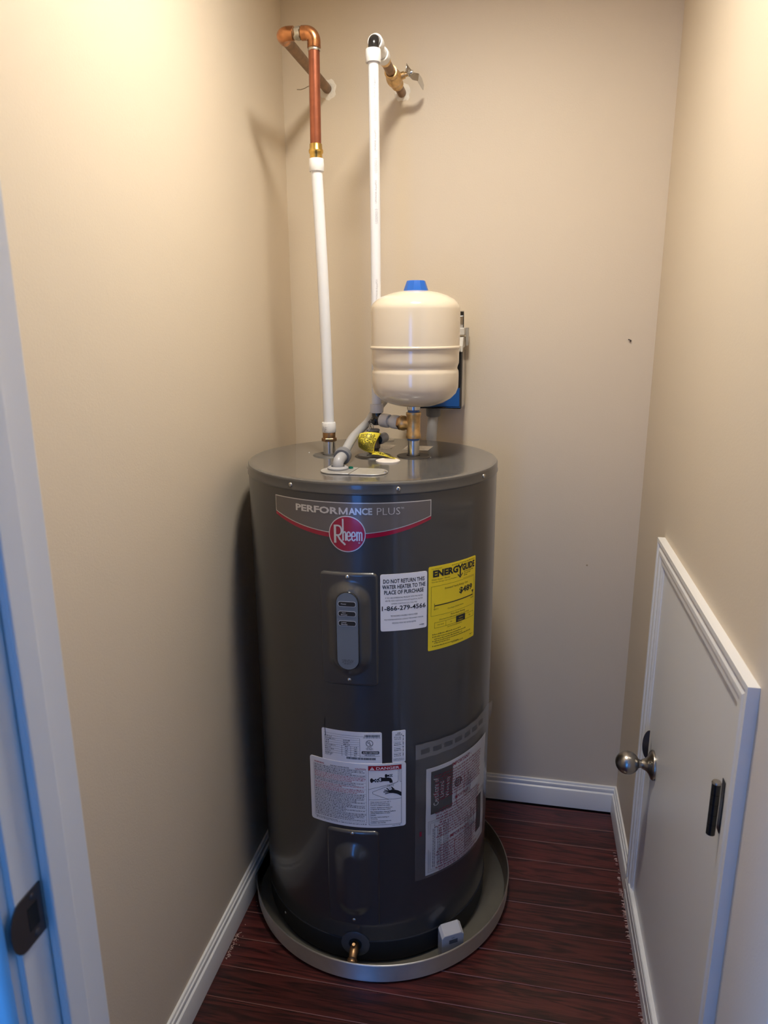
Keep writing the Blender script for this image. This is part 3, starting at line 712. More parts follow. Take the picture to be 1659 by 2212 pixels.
# 6. big warning / danger sticker
o_, wd, ht, f2 = sticker('danger_sticker', -108.5, -64.85, .3805, .5425, WHITE, 'large white and red danger scald warning sticker', r=.006, h=.0011)
p = Print(f2, .0014); V_ = lambda fr: ht*(1-fr)
random.seed(21)
p.text('ELECTRIC WATER HEATER', wd*.235, V_(.090), wd*.43, V_(.070), .015)
p.frame(wd*.045, V_(.925), wd*.602, V_(.098), .0004)
rp = Print(f2, .0014)
rp.text('WARNING', wd*.05, V_(.083), wd*.165, V_(.060), .02); rp.text('CAUTION', wd*.49, V_(.094), wd*.60, V_(.072), .02)
fr = .122; i = 0
plan = [(4,0),(4,1),(2,1),(1,1),(2,0),(3,1),(3,1),(1,0),(4,0),(2,0)]
blocks = [(3,0),(1,0),(4,1),(2,0),(2,1),(3,1),(1,0),(4,0),(2,0),(3,0),(2,0),(1,0),(3,0),(3,0)]
for nl, c_ in blocks:
    for j in range(nl):
        if fr > .905: break
        (rp if c_ else p).words(wd*.055, wd*.597, V_(fr), .0026, fill=random.uniform(.55,.85) if j == nl-1 and nl > 1 else random.uniform(.96,1), wl=(.002,.007), gap=.0010)
        fr += .0226
    if fr < .905: p.rect(wd*.047, V_(fr - .0155), wd*.600, V_(fr-.0155)+.0003); fr += .006
p.words(wd*.06, wd*.30, V_(.940), .0018); p.words(wd*.06, wd*.33, V_(.957), .0018); p.words(wd*.34, wd*.60, V_(.955), .0024)
p.frame(wd*.622, V_(.955), wd*.955, V_(.030), .0007)
rp2 = Print(f2, .0014); rp2.rect(wd*.624, V_(.100), wd*.953, V_(.033)); 
p.rect(wd*.622, V_(.556), wd*.955, V_(.552))
L_ = ['Water temperature over 125\u00b0 F', '(52\u00b0C) can cause severe burns', 'instantly or death from scalds.', 'Children, disabled and elderly are', 'at highest risk of being scalded.', 'See instruction manual before', 'setting temperature at water', 'heater.', 'Feel water before bathing or', 'showering.', 'Temperature limiting valves are', 'available, see manual.']
fr = .586
for i, tx in enumerate(L_):
    p.line(tx, wd*.640, V_(fr+.016), .0034, .018, wmax=wd*.305, cond=1.0, left=True)
    fr += .0265 + (.009 if i in (2, 4, 7, 9) else 0)
p.words(wd*.86, wd*.955, V_(.978), .0018)
# picture: taps, spout, basin, hand
X_ = lambda a: wd*(.622 + .333*a); Y_ = lambda b: V_(.100 + .452*b)
p.stroke([(X_(.90), Y_(0)), (X_(.90), Y_(.38)), (X_(.86), Y_(.44)), (X_(.10), Y_(.62)), (X_(0), Y_(.66))], .0007)
p.stroke([(X_(.95), Y_(0)), (X_(.95), Y_(.42)), (X_(1), Y_(.44))], .0007)
p.stroke([(X_(.90), Y_(.42)), (X_(.30), Y_(.66)), (X_(.12), Y_(.74)), (X_(.13), Y_(.80)), (X_(.60), Y_(1.0))], .0007)
for cx_, cy_, sc_ in ((.10, .34, 1.0), (.53, .19, .8)):
    p.disc(X_(cx_), Y_(cy_), .0058*sc_, 16, .0034*sc_); p.rect(X_(cx_+.02), Y_(cy_+.03), X_(cx_+.10), Y_(cy_-.03))
    for q in range(4):
        a = PI/4 + q*PI/2; p.poly([(X_(cx_+.15) + .0052*sc_*math.cos(a+d) * (.75 if abs(d) > .2 else 1), Y_(cy_) + .0062*sc_*math.sin(a+d) * (.75 if abs(d) > .2 else 1)) for d in (-.42, 0, .42)] + [(X_(cx_+.15), Y_(cy_))])
p.ring(X_(.375), Y_(.31), .0040, .0058, 24); p.poly([(X_(.38), Y_(.25)), (X_(.60), Y_(.25)), (X_(.68), Y_(.28)), (X_(.72), Y_(.36)), (X_(.73), Y_(.44)), (X_(.64), Y_(.44)), (X_(.62), Y_(.38)), (X_(.38), Y_(.37))])
p.text('HOT', X_(.58), Y_(.57), X_(.77), Y_(.505), .005)
hand = [(1.0,.94),(.86,.84),(.72,.78),(.62,.79),(.50,.81),(.50,.785),(.62,.755),(.46,.755),(.46,.73),(.62,.72),(.48,.685),(.49,.66),(.64,.695),(.55,.61),(.575,.60),(.68,.685),(.76,.67),(.90,.73),(1.0,.82)]
# hand as palm plus fingers
p.poly([(X_(a), Y_(b)) for a, b in ((.62,.70),(.72,.665),(.90,.73),(1.0,.80),(1.0,.94),(.86,.84),(.74,.80),(.62,.79))])
for a, b, c, d in ((.64,.72,.545,.61),(.63,.725,.475,.675),(.63,.745,.45,.74),(.64,.775,.50,.805)): p.stroke([(X_(a), Y_(b)), (X_(c), Y_(d))], .0021)
p.poly([(X_(.72), Y_(.67)), (X_(.68), Y_(.585)), (X_(.71), Y_(.58)), (X_(.80), Y_(.68))])
for q in (.62, .66, .70): p.stroke([(X_(q+.01), Y_(.66)), (X_(q), Y_(.62)), (X_(q+.01), Y_(.585))], .0006)
p.build('lettering', INK, o_); rp.build('red_lettering', REDI, o_)
hd = rp2.build('danger_bar', mat('danger_red', (.40,.008,.02), .4), o_)
p = Print(f2, .0018); p.text('DANGER', X_(.24), V_(.088), X_(.93), V_(.047), .012)
p.poly([(X_(.05), V_(.090)), (X_(.185), V_(.090)), (X_(.118), V_(.044))]); p.build('white_lettering', WHITE, o_)
p = Print(f2, .0021); p.rect(X_(.111), V_(.078), X_(.125), V_(.058)); p.rect(X_(.111), V_(.086), X_(.125), V_(.081)); p.build('exclamation_mark', REDI, o_)
# loose black marker stroke above the rating plate
p = Print(W(-100.7), .0012); p.stroke([(.0030, .6030), (.0018, .616), (.0008, .628), (.0016, .643)], .0013); p.build('marker_line', INK, heater)

# --- drain valve
fdv = W(-88.4); dz = .0595; da = math.radians(-88.4); dn = Vector((math.cos(da), math.sin(da), 0))
dc = dn*R + Vector((0,0,dz))
build(MB().lathe([(.034,-.004),(.034,.0012),(.032,.0022),(.016,.0024),(.0155,.001),(0,.001)], dc, 40, dn), 'drain_escutcheon', mat('escutcheon_grey', (.075,.075,.078), .35), heater)
build(MB().lathe([(0,.0012),(.0152,.0015)], dc, 30, dn), 'drain_opening', mat('hole', (.004,.004,.004), .8), heater)
od_ = (dn*.93 + Vector((0,0,-.36))).normalized(); oc = dc + dn*.036 + Vector((0,0,-.0085))
dv = build(MB().tube([dc + dn*-.002, dc + dn*.010, dc + dn*.018 + Vector((0,0,-.0005)), dc + dn*.028 + Vector((0,0,-.004)), oc], [.0085,.0090,.0108,.0100,.0088], 20), 'drain_valve', BRONZE, heater, label='small brass drain spigot')
build(MB().lathe([(.0085,-.002),(.0112,.0),(.0118,.002),(.0108,.003),(.0118,.0045),(.0116,.0085),(.0070,.009),(.0062,.003),(0,.003)], oc, 22, od_), 'hose_thread', BRONZE, dv)
build(MB().lathe([(0,.0035),(.0060,.0035)], oc, 16, od_), 'outlet_hole', MATS['hole'], dv)
build(MB().lathe([(.0045,0),(.0045,.010),(.0036,.0125),(0,.0125)], dc + dn*.017 + Vector((-.001,0,.006)), 14, (.1,-.3,1)), 'valve_stem', BRONZE, dv)

# --- things on the lid
def ringz(r0, r1, hh, cx, cy, n=40): return MB().lathe([(r0,0),(r0,hh),(r1-.002,hh),(r1,0)], (cx, cy, H), n)
HOT = Vector((-.1066, .0043)); COLD = Vector((.0921, .0239))
for c in (HOT, COLD):
    nm = 'hot' if c is HOT else 'cold'
    build(ringz(.0165, .0395, .0022, c.x, c.y), 'nipple_grommet', DARKG, heater, label='dark grommet ring')
    build(MB().lathe([(0,.0006),(.0168,.0008)], (c.x, c.y, H), 30), 'grommet_hole', MATS['hole'], heater)
build(MB().cyl((HOT.x, HOT.y, H), (HOT.x, HOT.y, 1.2075), .0143, 32), 'pipe_nipple', CHROME, heater)
build(MB().cyl((COLD.x, COLD.y, H), (COLD.x, COLD.y, 1.2120), .0137, 32), 'pipe_nipple', CHROME, heater)
build(ringz(.016, .043, .0020, -.001, .0075), 'valve_grommet', DARKG, heater, label='dark grommet under the relief valve')
build(MB().lathe([(.0275,0),(.0275,.0022),(.0245,.0034),(.0225,.0018),(0,.0016)], (.0455, -.0515, H), 40), 'lid_plug', mat('white_plug', (.80,.74,.68), .4), heater, label='white round plug near the front of the lid')
build(MB().lathe([(.0185,0),(.0185,.003),(.0155,.0045),(.0125,.003),(.0125,.0005),(0,.0005)], (-.014, .250, H), 36), 'lid_plug', RING, heater, label='white ring plug near the back of the lid')
for pts, lb in (([(-.0300,.1080),(.0180,.1080),(.0240,.1750),(-.030,.1750)], 'small white paper label behind the yellow tag'), ([(.0520,.106),(.1150,.106),(.1200,.170),(.0540,.170)], 'small white paper label behind the chrome nipple')):
    lab = build(MB().prism(pts, lambda u, v, d: (u, v, H + d), 0, .0004), 'lid_label', mat('lid_label_paper', (.88,.86,.83), .5), heater, smooth=False, label=lb)
    a0 = pts[0][0] + .006
    p = Print(lambda u, v, h: (u, v, H + h), .0008); random.seed(2)
    for i in range(7): p.words(a0, a0+.048, .116 + .0075*i, .003, fill=random.uniform(.7,1))
    p.build('lettering', INKG, lab)
for (x_, y_) in ((-.118,.06),(.1345,.012),(-.165,.03)):
    build(MB().lathe([(.0016,0),(.0012,.001),(0,.0013)], (x_, y_ if x_ > 0 else y_, H), 8), 'paint_speck', RING, heater)
# junction plate (two halves) and its green ground screw
def plate_poly(left):
    yc, r = -.1835, .034
    x0_, x1_, xs = -.0425, .0395, -.0055
    if left: return [(xs, yc - r), (xs + .006, yc + r), (x0_, yc + r)] + [(x0_ - r*math.sin(PI*k/12)*.9, yc + r*math.cos(PI*k/12)) for k in range(1, 12)] + [(x0_, yc - r)]
    return [(xs + .0012, yc - r), (x1_, yc - r)] + [(x1_ + r*math.sin(PI*k/12)*.9, yc - r*math.cos(PI*k/12)) for k in range(1, 12)] + [(x1_, yc + r), (xs + .0072, yc + r)]
top = lambda u, v, d: (u, v, H + d)
jl = bevel(build(MB().prism(plate_poly(True), top, .0006, .0032), 'junction_plate', PLATE, heater, ang=30, label='galvanised junction plate half under the grey elbow'), .0006)
jr = bevel(build(MB().prism(plate_poly(False), top, .0004, .0026), 'junction_plate', PLATE, heater, ang=30, label='galvanised junction plate half with a screw'), .0006)
build(MB().lathe([(.0045,0),(.0042,.0015),(.002,.0028),(0,.003)], (.0655, -.1895, H+.0026), 14), 'screw', SCREWM, jr)
build(MB().lathe([(.0052,0),(.0052,.003),(.0045,.0042),(0,.0045)], (-.0135, -.163, H+.0032), 6), 'ground_screw', GREENS, jl, label='green ground screw').data.shade_flat()
p = Print(top, .0036); random.seed(6)
for i in range(3): p.words(-.057, -.010, -.2135 + i*.0045, .0028, wl=(.003,.007), gap=.0012)
p.build('stamped_text', mat('stamp_light', (.72,.71,.69), .3, metal=.9), jl)

# ================================================================== DRAIN PAN
PC, PR = (.0145, .003), .3385
pan = thing('drain_pan', 'round shallow metal drain pan under the water heater', 'drain pan', (PC[0], PC[1], 0))
def squash(mb, lim=Xl + .0150):
    mb.v = [(max(x_, lim + (.0015 if x_ < lim else 0)), y_, z_) for x_, y_, z_ in mb.v]; return mb
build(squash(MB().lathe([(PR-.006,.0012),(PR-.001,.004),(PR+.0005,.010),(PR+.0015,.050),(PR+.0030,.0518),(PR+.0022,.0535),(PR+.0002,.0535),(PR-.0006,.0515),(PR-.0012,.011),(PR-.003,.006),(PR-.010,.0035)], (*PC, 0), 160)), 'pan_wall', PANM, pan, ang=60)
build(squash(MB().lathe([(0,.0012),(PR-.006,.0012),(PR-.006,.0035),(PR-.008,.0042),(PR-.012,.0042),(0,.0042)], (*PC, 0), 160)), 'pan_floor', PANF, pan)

# ================================================================== LEAK SENSOR
sa = math.radians(-59); sn_ = Vector((math.cos(sa), math.sin(sa), 0)); st_ = Vector((-math.sin(sa), math.cos(sa), 0)); so = Vector((.2265, -.2215, .0045))
sens = thing('leak_sensor', 'small grey plastic water leak alarm standing in the pan', 'leak alarm', so)
sf = lambda u, v, d: tuple(so + st_*u + Vector((0,0,v)) + sn_*d)
prof_ = [(-.0285,0),(.0285,0),(.0285,.066),(.0225,.072),(-.0225,.072),(-.0285,.066)]
sm = MB(); A = [sf(u, v, .010) for u, v in [(-.0285,0),(.0285,0),(.0285,.058),(.0215,.065),(-.0215,.065),(-.0285,.058)]]
B = [sf(u, v, -.014) for u, v in [(-.0285,0),(.0285,0),(.0285,.073),(.0215,.080),(-.0215,.080),(-.0285,.073)]]
sm.add(A + B, [tuple(range(6)), tuple(reversed(range(6, 12)))] + [(k, 6+k, 6+(k+1) % 6, (k+1) % 6) for k in range(6)])
bevel(build(sm, 'sensor_body', SENS, sens, smooth=False), .0012)
build(MB().add([sf(-.010,.040,.0104), sf(.012,.040,.0104), sf(.012,.051,.0104), sf(-.010,.051,.0104)], [(0,1,2,3)]), 'sensor_slot', mat('sensor_dark', (.10,.10,.11), .5), sens, smooth=False)
build(MB().add([sf(-.004,.0545,.0104), sf(.004,.0545,.0104), sf(.004,.0565,.0104), sf(-.004,.0565,.0104)], [(0,1,2,3)]), 'sensor_mark', INKG, sens, smooth=False)

# ================================================================== HOT PIPE
hp = thing('hot_water_pipe', 'copper and white plastic riser on the left of the heater lid', 'water pipe', (HOT.x, HOT.y, 1.2))
hx, hy = HOT
def hexnut(c, r, h, axis=(0,0,1)): return MB().lathe([(0,0),(r*.93,0),(r,h*.15),(r,h*.85),(r*.93,h),(0,h)], c, 6, axis, a0=.3)
build(hexnut((hx, hy, 1.2015), .0178, .0085), 'brass_nut', BRONZE, hp, ang=20)
build(MB().lathe([(.0142,0),(.0150,.001),(.0150,.0125),(.0142,.014)], (hx, hy, 1.2095), 32), 'brass_adapter', BRONZE, hp)
def ring_at(a, b, r, name, parent, mt=RING):
    a = Vector(a); b = Vector(b); L = (b-a).length
    return build(MB().lathe([(r-.004,0),(r-.0006,0),(r,.0012),(r+.0006,L*.5),(r,L-.0012),(r-.0006,L),(r-.004,L)], a, 36, b-a), name, mt, parent, ang=50)
b1, b2 = Vector((hx+.0004, hy, 1.2230)), Vector((-.1194, hy, 1.7900))
axp = (b2-b1).normalized()
r_ = ring_at(b1, b1 + axp*.0235, .0162, 'expansion_ring', hp)
p = Print(lambda u, v, h: (b1.x + math.sin(u/.0166)*(.0166+h) - .004*0, b1.y - math.cos(u/.0166)*(.0166+h), b1.z + v), .0004)
random.seed(9); p.words(-.012, .000, .0125, .002); p.words(-.012, -.001, .0085, .002); p.stroke([(-.0085,.006),(-.0065,.0035),(-.004,.0065)], .0008); p.build('print', INKG, r_)
mid = [b1.lerp(b2, t) + Vector((.0025*math.sin(t*PI), 0, 0)) for t in [i/20 for i in range(21)]]
build(MB().tube([b1 + axp*.001] + mid[1:], .0125, 28), 'pex_pipe', PEX, hp)
ring_at(b2 - axp*.001, b2 + Vector((0,0,.0245)), .0158, 'expansion_ring', hp)
build(MB().lathe([(.012,0),(.0135,.001),(.0135,.011),(.0150,.0125),(.0156,.0145),(.0156,.0175),(.0150,.0195),(.0138,.021),(.0134,.030),(.0122,.031)], (-.1196, hy, 1.8130), 32), 'brass_coupling', BRASS, hp, ang=50)
c0 = Vector((-.1197, hy, 1.838)); c1 = Vector((-.1178, hy, 2.033))
build(MB().cyl(c0, c1, .0118, 28), 'copper_pipe', COPPER, hp)
def elbow_pts(c, d0, d1, r, n=10):
    """quarter bend with corner at c, coming along -d0 and leaving along d1"""
    c = Vector(c); d0 = Vector(d0); d1 = Vector(d1); o_ = c + d0*r + d1*r
    return [o_ - d1*r*math.cos(PI/2*i/n) - d0*r*math.sin(PI/2*i/n) for i in range(n+1)]
ez = 2.0545
ec = Vector((-.1174, hy, ez + .0))
e_pts = [Vector((-.1176, hy, ez-.028))] + elbow_pts(ec, (0,0,-1), (-1,0,0), .017) + [Vector((-.1174-.026, hy, ez+.0003))]
el1 = build(MB().tube(e_pts, [.0138]*len(e_pts), 28), 'copper_elbow', COPPERF, hp)
build(MB().lathe([(.0125,0),(.0141,.0008),(.0141,.003),(.0125,.0038)], (-.11765, hy, ez-.0295), 28), 'elbow_lip', COPPERF, el1)
el = Vector((-.1885, hy, 2.0560))
wl_ = Vector((-.1990, Yb, 2.0660)); pd = (wl_ - el).normalized()
e2 = [Vector((el.x+.027, hy, 2.0556))] + elbow_pts(el, (1,0,0), tuple(pd), .017) + [el + pd*.030]
build(MB().tube(e2, .0138, 28), 'copper_elbow', COPPERF, hp)
build(MB().cyl((-.1434, hy, ez+.0004), (-.1625, hy, 2.0556), .0119, 28), 'copper_stub', COPPERD, hp)
def blob(c, axis, r, L, sd, name='solder_joint'):
    random.seed(sd); n = 20; ax_ = Vector(axis).normalized(); e1 = ax_.orthogonal().normalized(); e2_ = ax_.cross(e1); c = Vector(c); P = []; Fs = []
    for i, t in enumerate((0, .35, .7, 1)):
        for k in range(n):
            a = 2*PI*k/n; q = r + random.uniform(-.0005, .0011); P.append(c + ax_*(L*t + random.uniform(-.15,.15)*L) + (e1*math.cos(a) + e2_*math.sin(a))*q)
    for i in range(3):
        for k in range(n): Fs.append((i*n+k, i*n+(k+1) % n, (i+1)*n+(k+1) % n, (i+1)*n+k))
    return build(MB().add(P, Fs), name, SOLDER, hp, ang=70)
blob((-.1465, hy, ez+.0004), (-1,0,0), .0125, .011, 1); blob((-.1177, hy, ez-.0345), (0,0,1), .0122, .006, 2); blob(el + pd*.031, pd, .0122, .004, 6)
build(MB().cyl(el + pd*.028, wl_ + pd*.01, .0116, 28), 'copper_stub', COPPERD, hp)

# ================================================================== COLD PIPE
cp = thing('cold_water_pipe', 'white plastic riser with brass shutoff valve right of the copper pipe', 'water pipe', (-.0035, .067, 1.25))
cxp, cyp = -.0042, .067
ct = Vector((-.0050, cyp, 2.012)); cb = Vector((cxp, cyp, 1.2800))
build(MB().tube([cb.lerp(ct, i/16) + Vector((.0012*math.sin(i/16*PI), 0, 0)) for i in range(17)], .0116, 28), 'pex_pipe', PEX, cp)
def on_pipe(u, v, h):       # print running up the pipe, on its front right
    a = math.radians(-66) + u/.0116; t = (v - cb.z) / (ct.z - cb.z); q = cb.lerp(ct, max(0, min(1, t))); rr_ = .01175 + h
    return (q.x + .0012*math.sin(max(0, min(1, t))*PI) + rr_*math.cos(a), q.y + rr_*math.sin(a), v)
p = Print(on_pipe, .0003); z_ = 1.985
for k_ in range(14):
    if k_ % 2 == 0: p.text('UPONOR AquaPEX', -.0028, z_ - .048, .0028, z_, 0, rot=1); z_ -= .048 + .012
    else: p.text('U23250213', -.0028, z_ - .030, .0028, z_, 0, rot=1); z_ -= .030 + .014
    if k_ == 5: z_ -= .105
    if z_ < 1.40: break
p.build('pipe_print', mat('pipe_print_grey', (.50,.50,.52), .5), cp)
ring_at((-.0050, cyp, 2.0100), (-.0052, cyp, 2.0355), .0163, 'expansion_ring', cp)
kz = 2.0555
wv = Vector((-.0008, Yb, 2.0440)); k0 = Vector((-.0040, cyp, kz)); kd = (wv - k0).normalized()
eb = [Vector((-.0050, cyp, 2.034))] + elbow_pts(k0, (0,0,-1), tuple(kd), .0125) + [k0 + kd*.018]
build(MB().tube(eb, [.0115] + [.0118]*11 + [.0115], 26), 'black_elbow', BLACKP, cp)
ring_at(k0 + kd*.0135, k0 + kd*.038, .0165, 'expansion_ring', cp)
build(MB().cyl(k0 + kd*.032, k0 + kd*.110, .0116, 26), 'pex_stub', PEX, cp)
ring_at(k0 + kd*.080, k0 + kd*.104, .0162, 'expansion_ring', cp)
build(MB().lathe([(.0118,0),(.0128,.001),(.0128,.020),(.0112,.022)], k0 + kd*.104, 28, kd), 'brass_adapter', BRASSD, cp)
build(MB().cyl(k0 + kd*.122, wv + kd*.01, .0112, 26), 'copper_stub', COPPERD, cp)
# ball valve
vc = k0 + kd*.232
vb = build(MB().lathe([(.0118,-.046),(.0150,-.0455),(.0158,-.042),(.0158,-.030),(.0140,-.028),(.0150,-.020),(.0185,-.012),(.0195,0),(.0185,.012),(.0150,.020),(.0140,.024),(.0158,.027),(.0158,.040),(.0150,.043),(.0118,.0435)], vc, 32, kd), 'ball_valve', BRASSD, cp, ang=45, label='brass ball valve body')
vx = Vector((.97, .0, .24)).normalized()
build(MB().lathe([(.0085,.014),(.0085,.026),(.0058,.027),(.0058,.036),(0,.036)], vc, 20, vx), 'valve_stem', BRASSD, vb)
build(hexnut(vc + vx*.0345, .0082, .0065, vx), 'stem_nut', CHROME, vb, ang=20)
build(MB().lathe([(.0045,.040),(.0045,.046),(.0035,.048),(0,.048)], vc, 12, vx), 'stem_end', CHROME, vb)
hv = vc + vx*.0330
lev = [hv + Vector((-.001,-.012,.012)), hv + Vector((.004,-.004,.004)), hv + Vector((.013,.006,-.004)), hv + Vector((.024,.018,-.004)), hv + Vector((.028,.040,-.008)), hv + Vector((.030,.066,-.013))]
lw_ = Vector((.12, .1, 1)).normalized(); lmv = []; 
for i, q in enumerate(lev):
    w2 = (.0075, .0085, .0085, .0088, .0092, .0060)[i]
    t_ = (lev[min(i+1, 5)] - lev[max(i-1, 0)]).normalized(); nn = t_.cross(lw_).normalized()*.0011
    lmv += [q - lw_*w2 - nn, q + lw_*w2 - nn, q + lw_*w2 + nn, q - lw_*w2 + nn]
lf_ = [(0,1,2,3), (23,22,21,20)]
for i in range(5):
    for k in range(4): lf_.append((4*i+k, 4*(i+1)+k, 4*(i+1)+(k+1) % 4, 4*i+(k+1) % 4))
bevel(build(MB().add(lmv, lf_), 'valve_handle', CHROME, vb, ang=25, label='bent zinc plated lever handle'), .0006)
# lower end: ring, black elbow, branch to the brass tee
ring_at((cxp, cyp, 1.2635), (cxp, cyp, 1.2845), .0160, 'expansion_ring', cp, RINGW)
te = Vector((COLD.x, COLD.y, 1.2425)); be = Vector((cxp, cyp, 1.2470)); bd = (te - be).normalized()
ebl = [Vector((cxp, cyp, 1.266))] + elbow_pts(be, (0,0,1), tuple(bd), .0125) + [be + bd*.020]
build(MB().tube(ebl, .0118, 26), 'black_elbow', BLACKP, cp)
build(MB().lathe([(0,0),(.0115,0),(.0125,.004),(.0125,.014),(0,.016)], be + Vector((-.0015,-.004,-.012)), 20, (0,0,1)), 'elbow_heel', BLACKP, cp)
ring_at(be + bd*.0145, be + bd*.0375, .0160, 'expansion_ring', cp, RINGW)
build(MB().cyl(be + bd*.034, be + bd*.070, .0114, 26), 'pex_stub', RINGW, cp)
ring_at(be + bd*.0455, be + bd*.0660, .0160, 'expansion_ring', cp, RINGW)
build(hexnut(be + bd*.0655, .0172, .0075, bd), 'brass_nut', BRONZE, cp, ang=20)
# brass tee
te2 = build(MB().lathe([(.0120,-.0320),(.0172,-.0315),(.0176,-.029),(.0176,-.0225),(.0160,-.0205),(.0156,0),(.0160,.0195),(.0176,.0215),(.0176,.0265),(.0172,.0285),(.0120,.029)], te, 36), 'brass_tee', BRASSD, cp, ang=45, label='cast brass tee under the expansion tank')
L2 = (te - be).length
build(MB().lathe([(.0138,0),(.0172,.0008),(.0176,.003),(.0172,.008),(.0150,.0105),(.0142,.020),(.0142,.030)], be + bd*.0725, 32, bd), 'tee_branch', BRASSD, te2, ang=45)
build(MB().lathe([(.0137,0),(.0146,.001),(.0142,.005),(.0137,.006)], (te.x, te.y, 1.2055), 28), 'thread_seal', BLUET, cp)

# ================================================================== EXPANSION TANK
ex, ey = .0953, .0239
et = thing('expansion_tank', 'cream expansion tank with blue cap above the brass tee', 'expansion tank', (ex, ey, 1.27))
P_ = [(0,1.2845),(.020,1.2848),(.045,1.2880),(.066,1.2945),(.083,1.3045),(.0935,1.3155),(.0985,1.3290),(.0990,1.345),(.0990,1.3610),(.0985,1.3660),(.0960,1.3700),(.0955,1.3725),(.0968,1.3775),(.0990,1.3830),(.0992,1.392),(.0993,1.412),(.0998,1.4140)]
build(MB().lathe(P_ , (ex, ey, 0), 96), 'lower_shell', CREAM, et, ang=60)
build(MB().lathe([(.0998,1.4140),(.1022,1.4152),(.1026,1.4178),(.1020,1.4205),(.1002,1.4215)], (ex, ey, 0), 96), 'seam_band', CREAM, et, ang=70, label='raised crimped seam')
build(MB().lathe([(.1002,1.4210),(.1002,1.5000),(.0992,1.5060),(.0955,1.5130),(.0880,1.5205),(.075,1.5280),(.058,1.5345),(.040,1.5385),(.026,1.5405),(0,1.541)], (ex, ey, 0), 96), 'upper_shell', CREAM, et, ang=60)
cap = MB().lathe([(0,1.5385),(.0275,1.5385),(.0270,1.5425),(.0205,1.5605),(.0195,1.5615),(0,1.5620)], (ex+.001, ey, 0), 10, a0=.25)
build(cap, 'valve_cap', BLUEP, et, ang=20, label='blue plastic valve cap')
build(MB().lathe([(.0118,1.2690),(.0128,1.2700),(.0132,1.2745),(.0126,1.2765),(.0150,1.2775),(.0155,1.2830),(.0160,1.2875)], (COLD.x, COLD.y, 0), 28), 'threaded_neck', CHROME, et, ang=40)
build(MB().lathe([(.0134,1.2700),(.0140,1.2710),(.0136,1.2755),(.0130,1.2762)], (COLD.x, COLD.y, 0), 28), 'thread_seal', BLUET, et)

# ================================================================== RELIEF VALVE AND TAG
rx, ry = -.005, .036
rv = thing('relief_valve', 'brass pressure relief valve behind the yellow tag', 'relief valve', (rx, ry, H))
build(MB().lathe([(.0125,.0),(.0125,.012),(.0150,.014),(.0150,.022),(.0125,.025),(.0120,.040),(.0130,.044),(.0130,.054),(.0120,.0555),(0,.056)], (rx, ry, H+.001), 28), 'valve_body', BRONZEK, rv, ang=40)
build(MB().lathe([(0,0),(.0155,0),(.0160,.002),(.0150,.0045),(0,.005)], (rx-.001, ry-.004, H+.0560), 28), 'valve_cap', GREYD, rv)
build(MB().tube([(rx-.008, ry-.01, H+.062), (rx-.008, ry-.011, H+.070), (rx-.004, ry-.012, H+.075), (rx+.001, ry-.011, H+.070), (rx+.001, ry-.01, H+.062)], .0016, 10), 'test_lever', CHROME, rv)
build(MB().tube([(rx-.003, ry-.011, H+.062), (rx-.001, ry-.030, H+.073), (rx+.001, ry-.060, H+.063)], .0009, 10), 'lever_wire', CHROME, rv)
build(MB().lathe([(.0105,0),(.0125,.004),(.0125,.018),(.0105,.020),(0,.020)], (rx+.010, ry+.004, H+.034), 24, (.25,.96,.05)), 'outlet', GREYP, rv)
od = Vector((.25,.96,.05)).normalized()
build(MB().cyl(Vector((rx+.010, ry+.004, H+.034)) + od*.016, Vector((rx+.010, ry+.004, H+.034)) + od*.034, .0118, 24), 'outlet_bush', GREYP, rv)
# yellow tag : a strip bent round the valve, its tail lying to the right
tg = thing('warning_tag', 'curled yellow warning tag hanging on the relief valve', 'tag', (-.006, -.004, H))
def tagfn(u, v, h):
    """u 0..1 left to right, v 0..1 bottom to top of the hanging part"""
    top_ = Vector((-.0275 + .0505*u, -.016 - .018*math.sin(PI*u), 1.2245 + .0055*math.sin(PI*u) + .0015*u))
    bot_ = Vector((-.0285 + .0375*u, -.022 - .016*math.sin(PI*u*.9), 1.1935 - .0125*u))
    q = bot_.lerp(top_, v) + Vector((0, -.012*math.sin(PI*v), 0)) + Vector((-.004*math.sin(PI*v)*u, 0, 0))
    return tuple(q + Vector((0, -h, 0)))
us = [i/16 for i in range(17)]
hang = build(MB().sheet(us, lambda u: 0, lambda u: 1, tagfn, -.0005, .0003, nv=12), 'tag_face', YELT, tg, ang=60)
p = Print(tagfn, .0010); random.seed(12)
for i in range(15):
    v = .90 - i*.058; a = .12 if i < 3 else .05
    u = a
    while u < (.95 if i > 2 else .8):
        L = random.uniform(.03, .10); 
        if random.random() < .86: p.poly([(u, v), (min(.97,u+L), v), (min(.97,u+L), v+.030), (u, v+.030)])
        u += L + .025
p.build('lettering', INK, hang)
def tailfn(u, v, h):
    a = Vector((.0040, -.0345, 1.1800)).lerp(Vector((.0690, -.0330, 1.1705)), u); b = Vector((.0095, -.021, 1.1845)).lerp(Vector((.0500, -.004, 1.1712)), u)
    q = a.lerp(b, v); q.z += .0015*math.sin(u*PI*1.5); return tuple(q + Vector((0,0,h)))
tl2 = build(MB().sheet(us, lambda u: 0, lambda u: 1, tailfn, -.0005, .0004, nv=4), 'tag_tail', YELT, tg, ang=60)
p = Print(tailfn, .0009)
for i in range(9):
    u = .06 + i*.1; 
    for v in (.12, .34, .56, .78):
        if random.random() < .85: p.poly([(u, v), (u+.085, v), (u+.085, v+.10), (u, v+.10)])
p.build('lettering', INK, tl2)

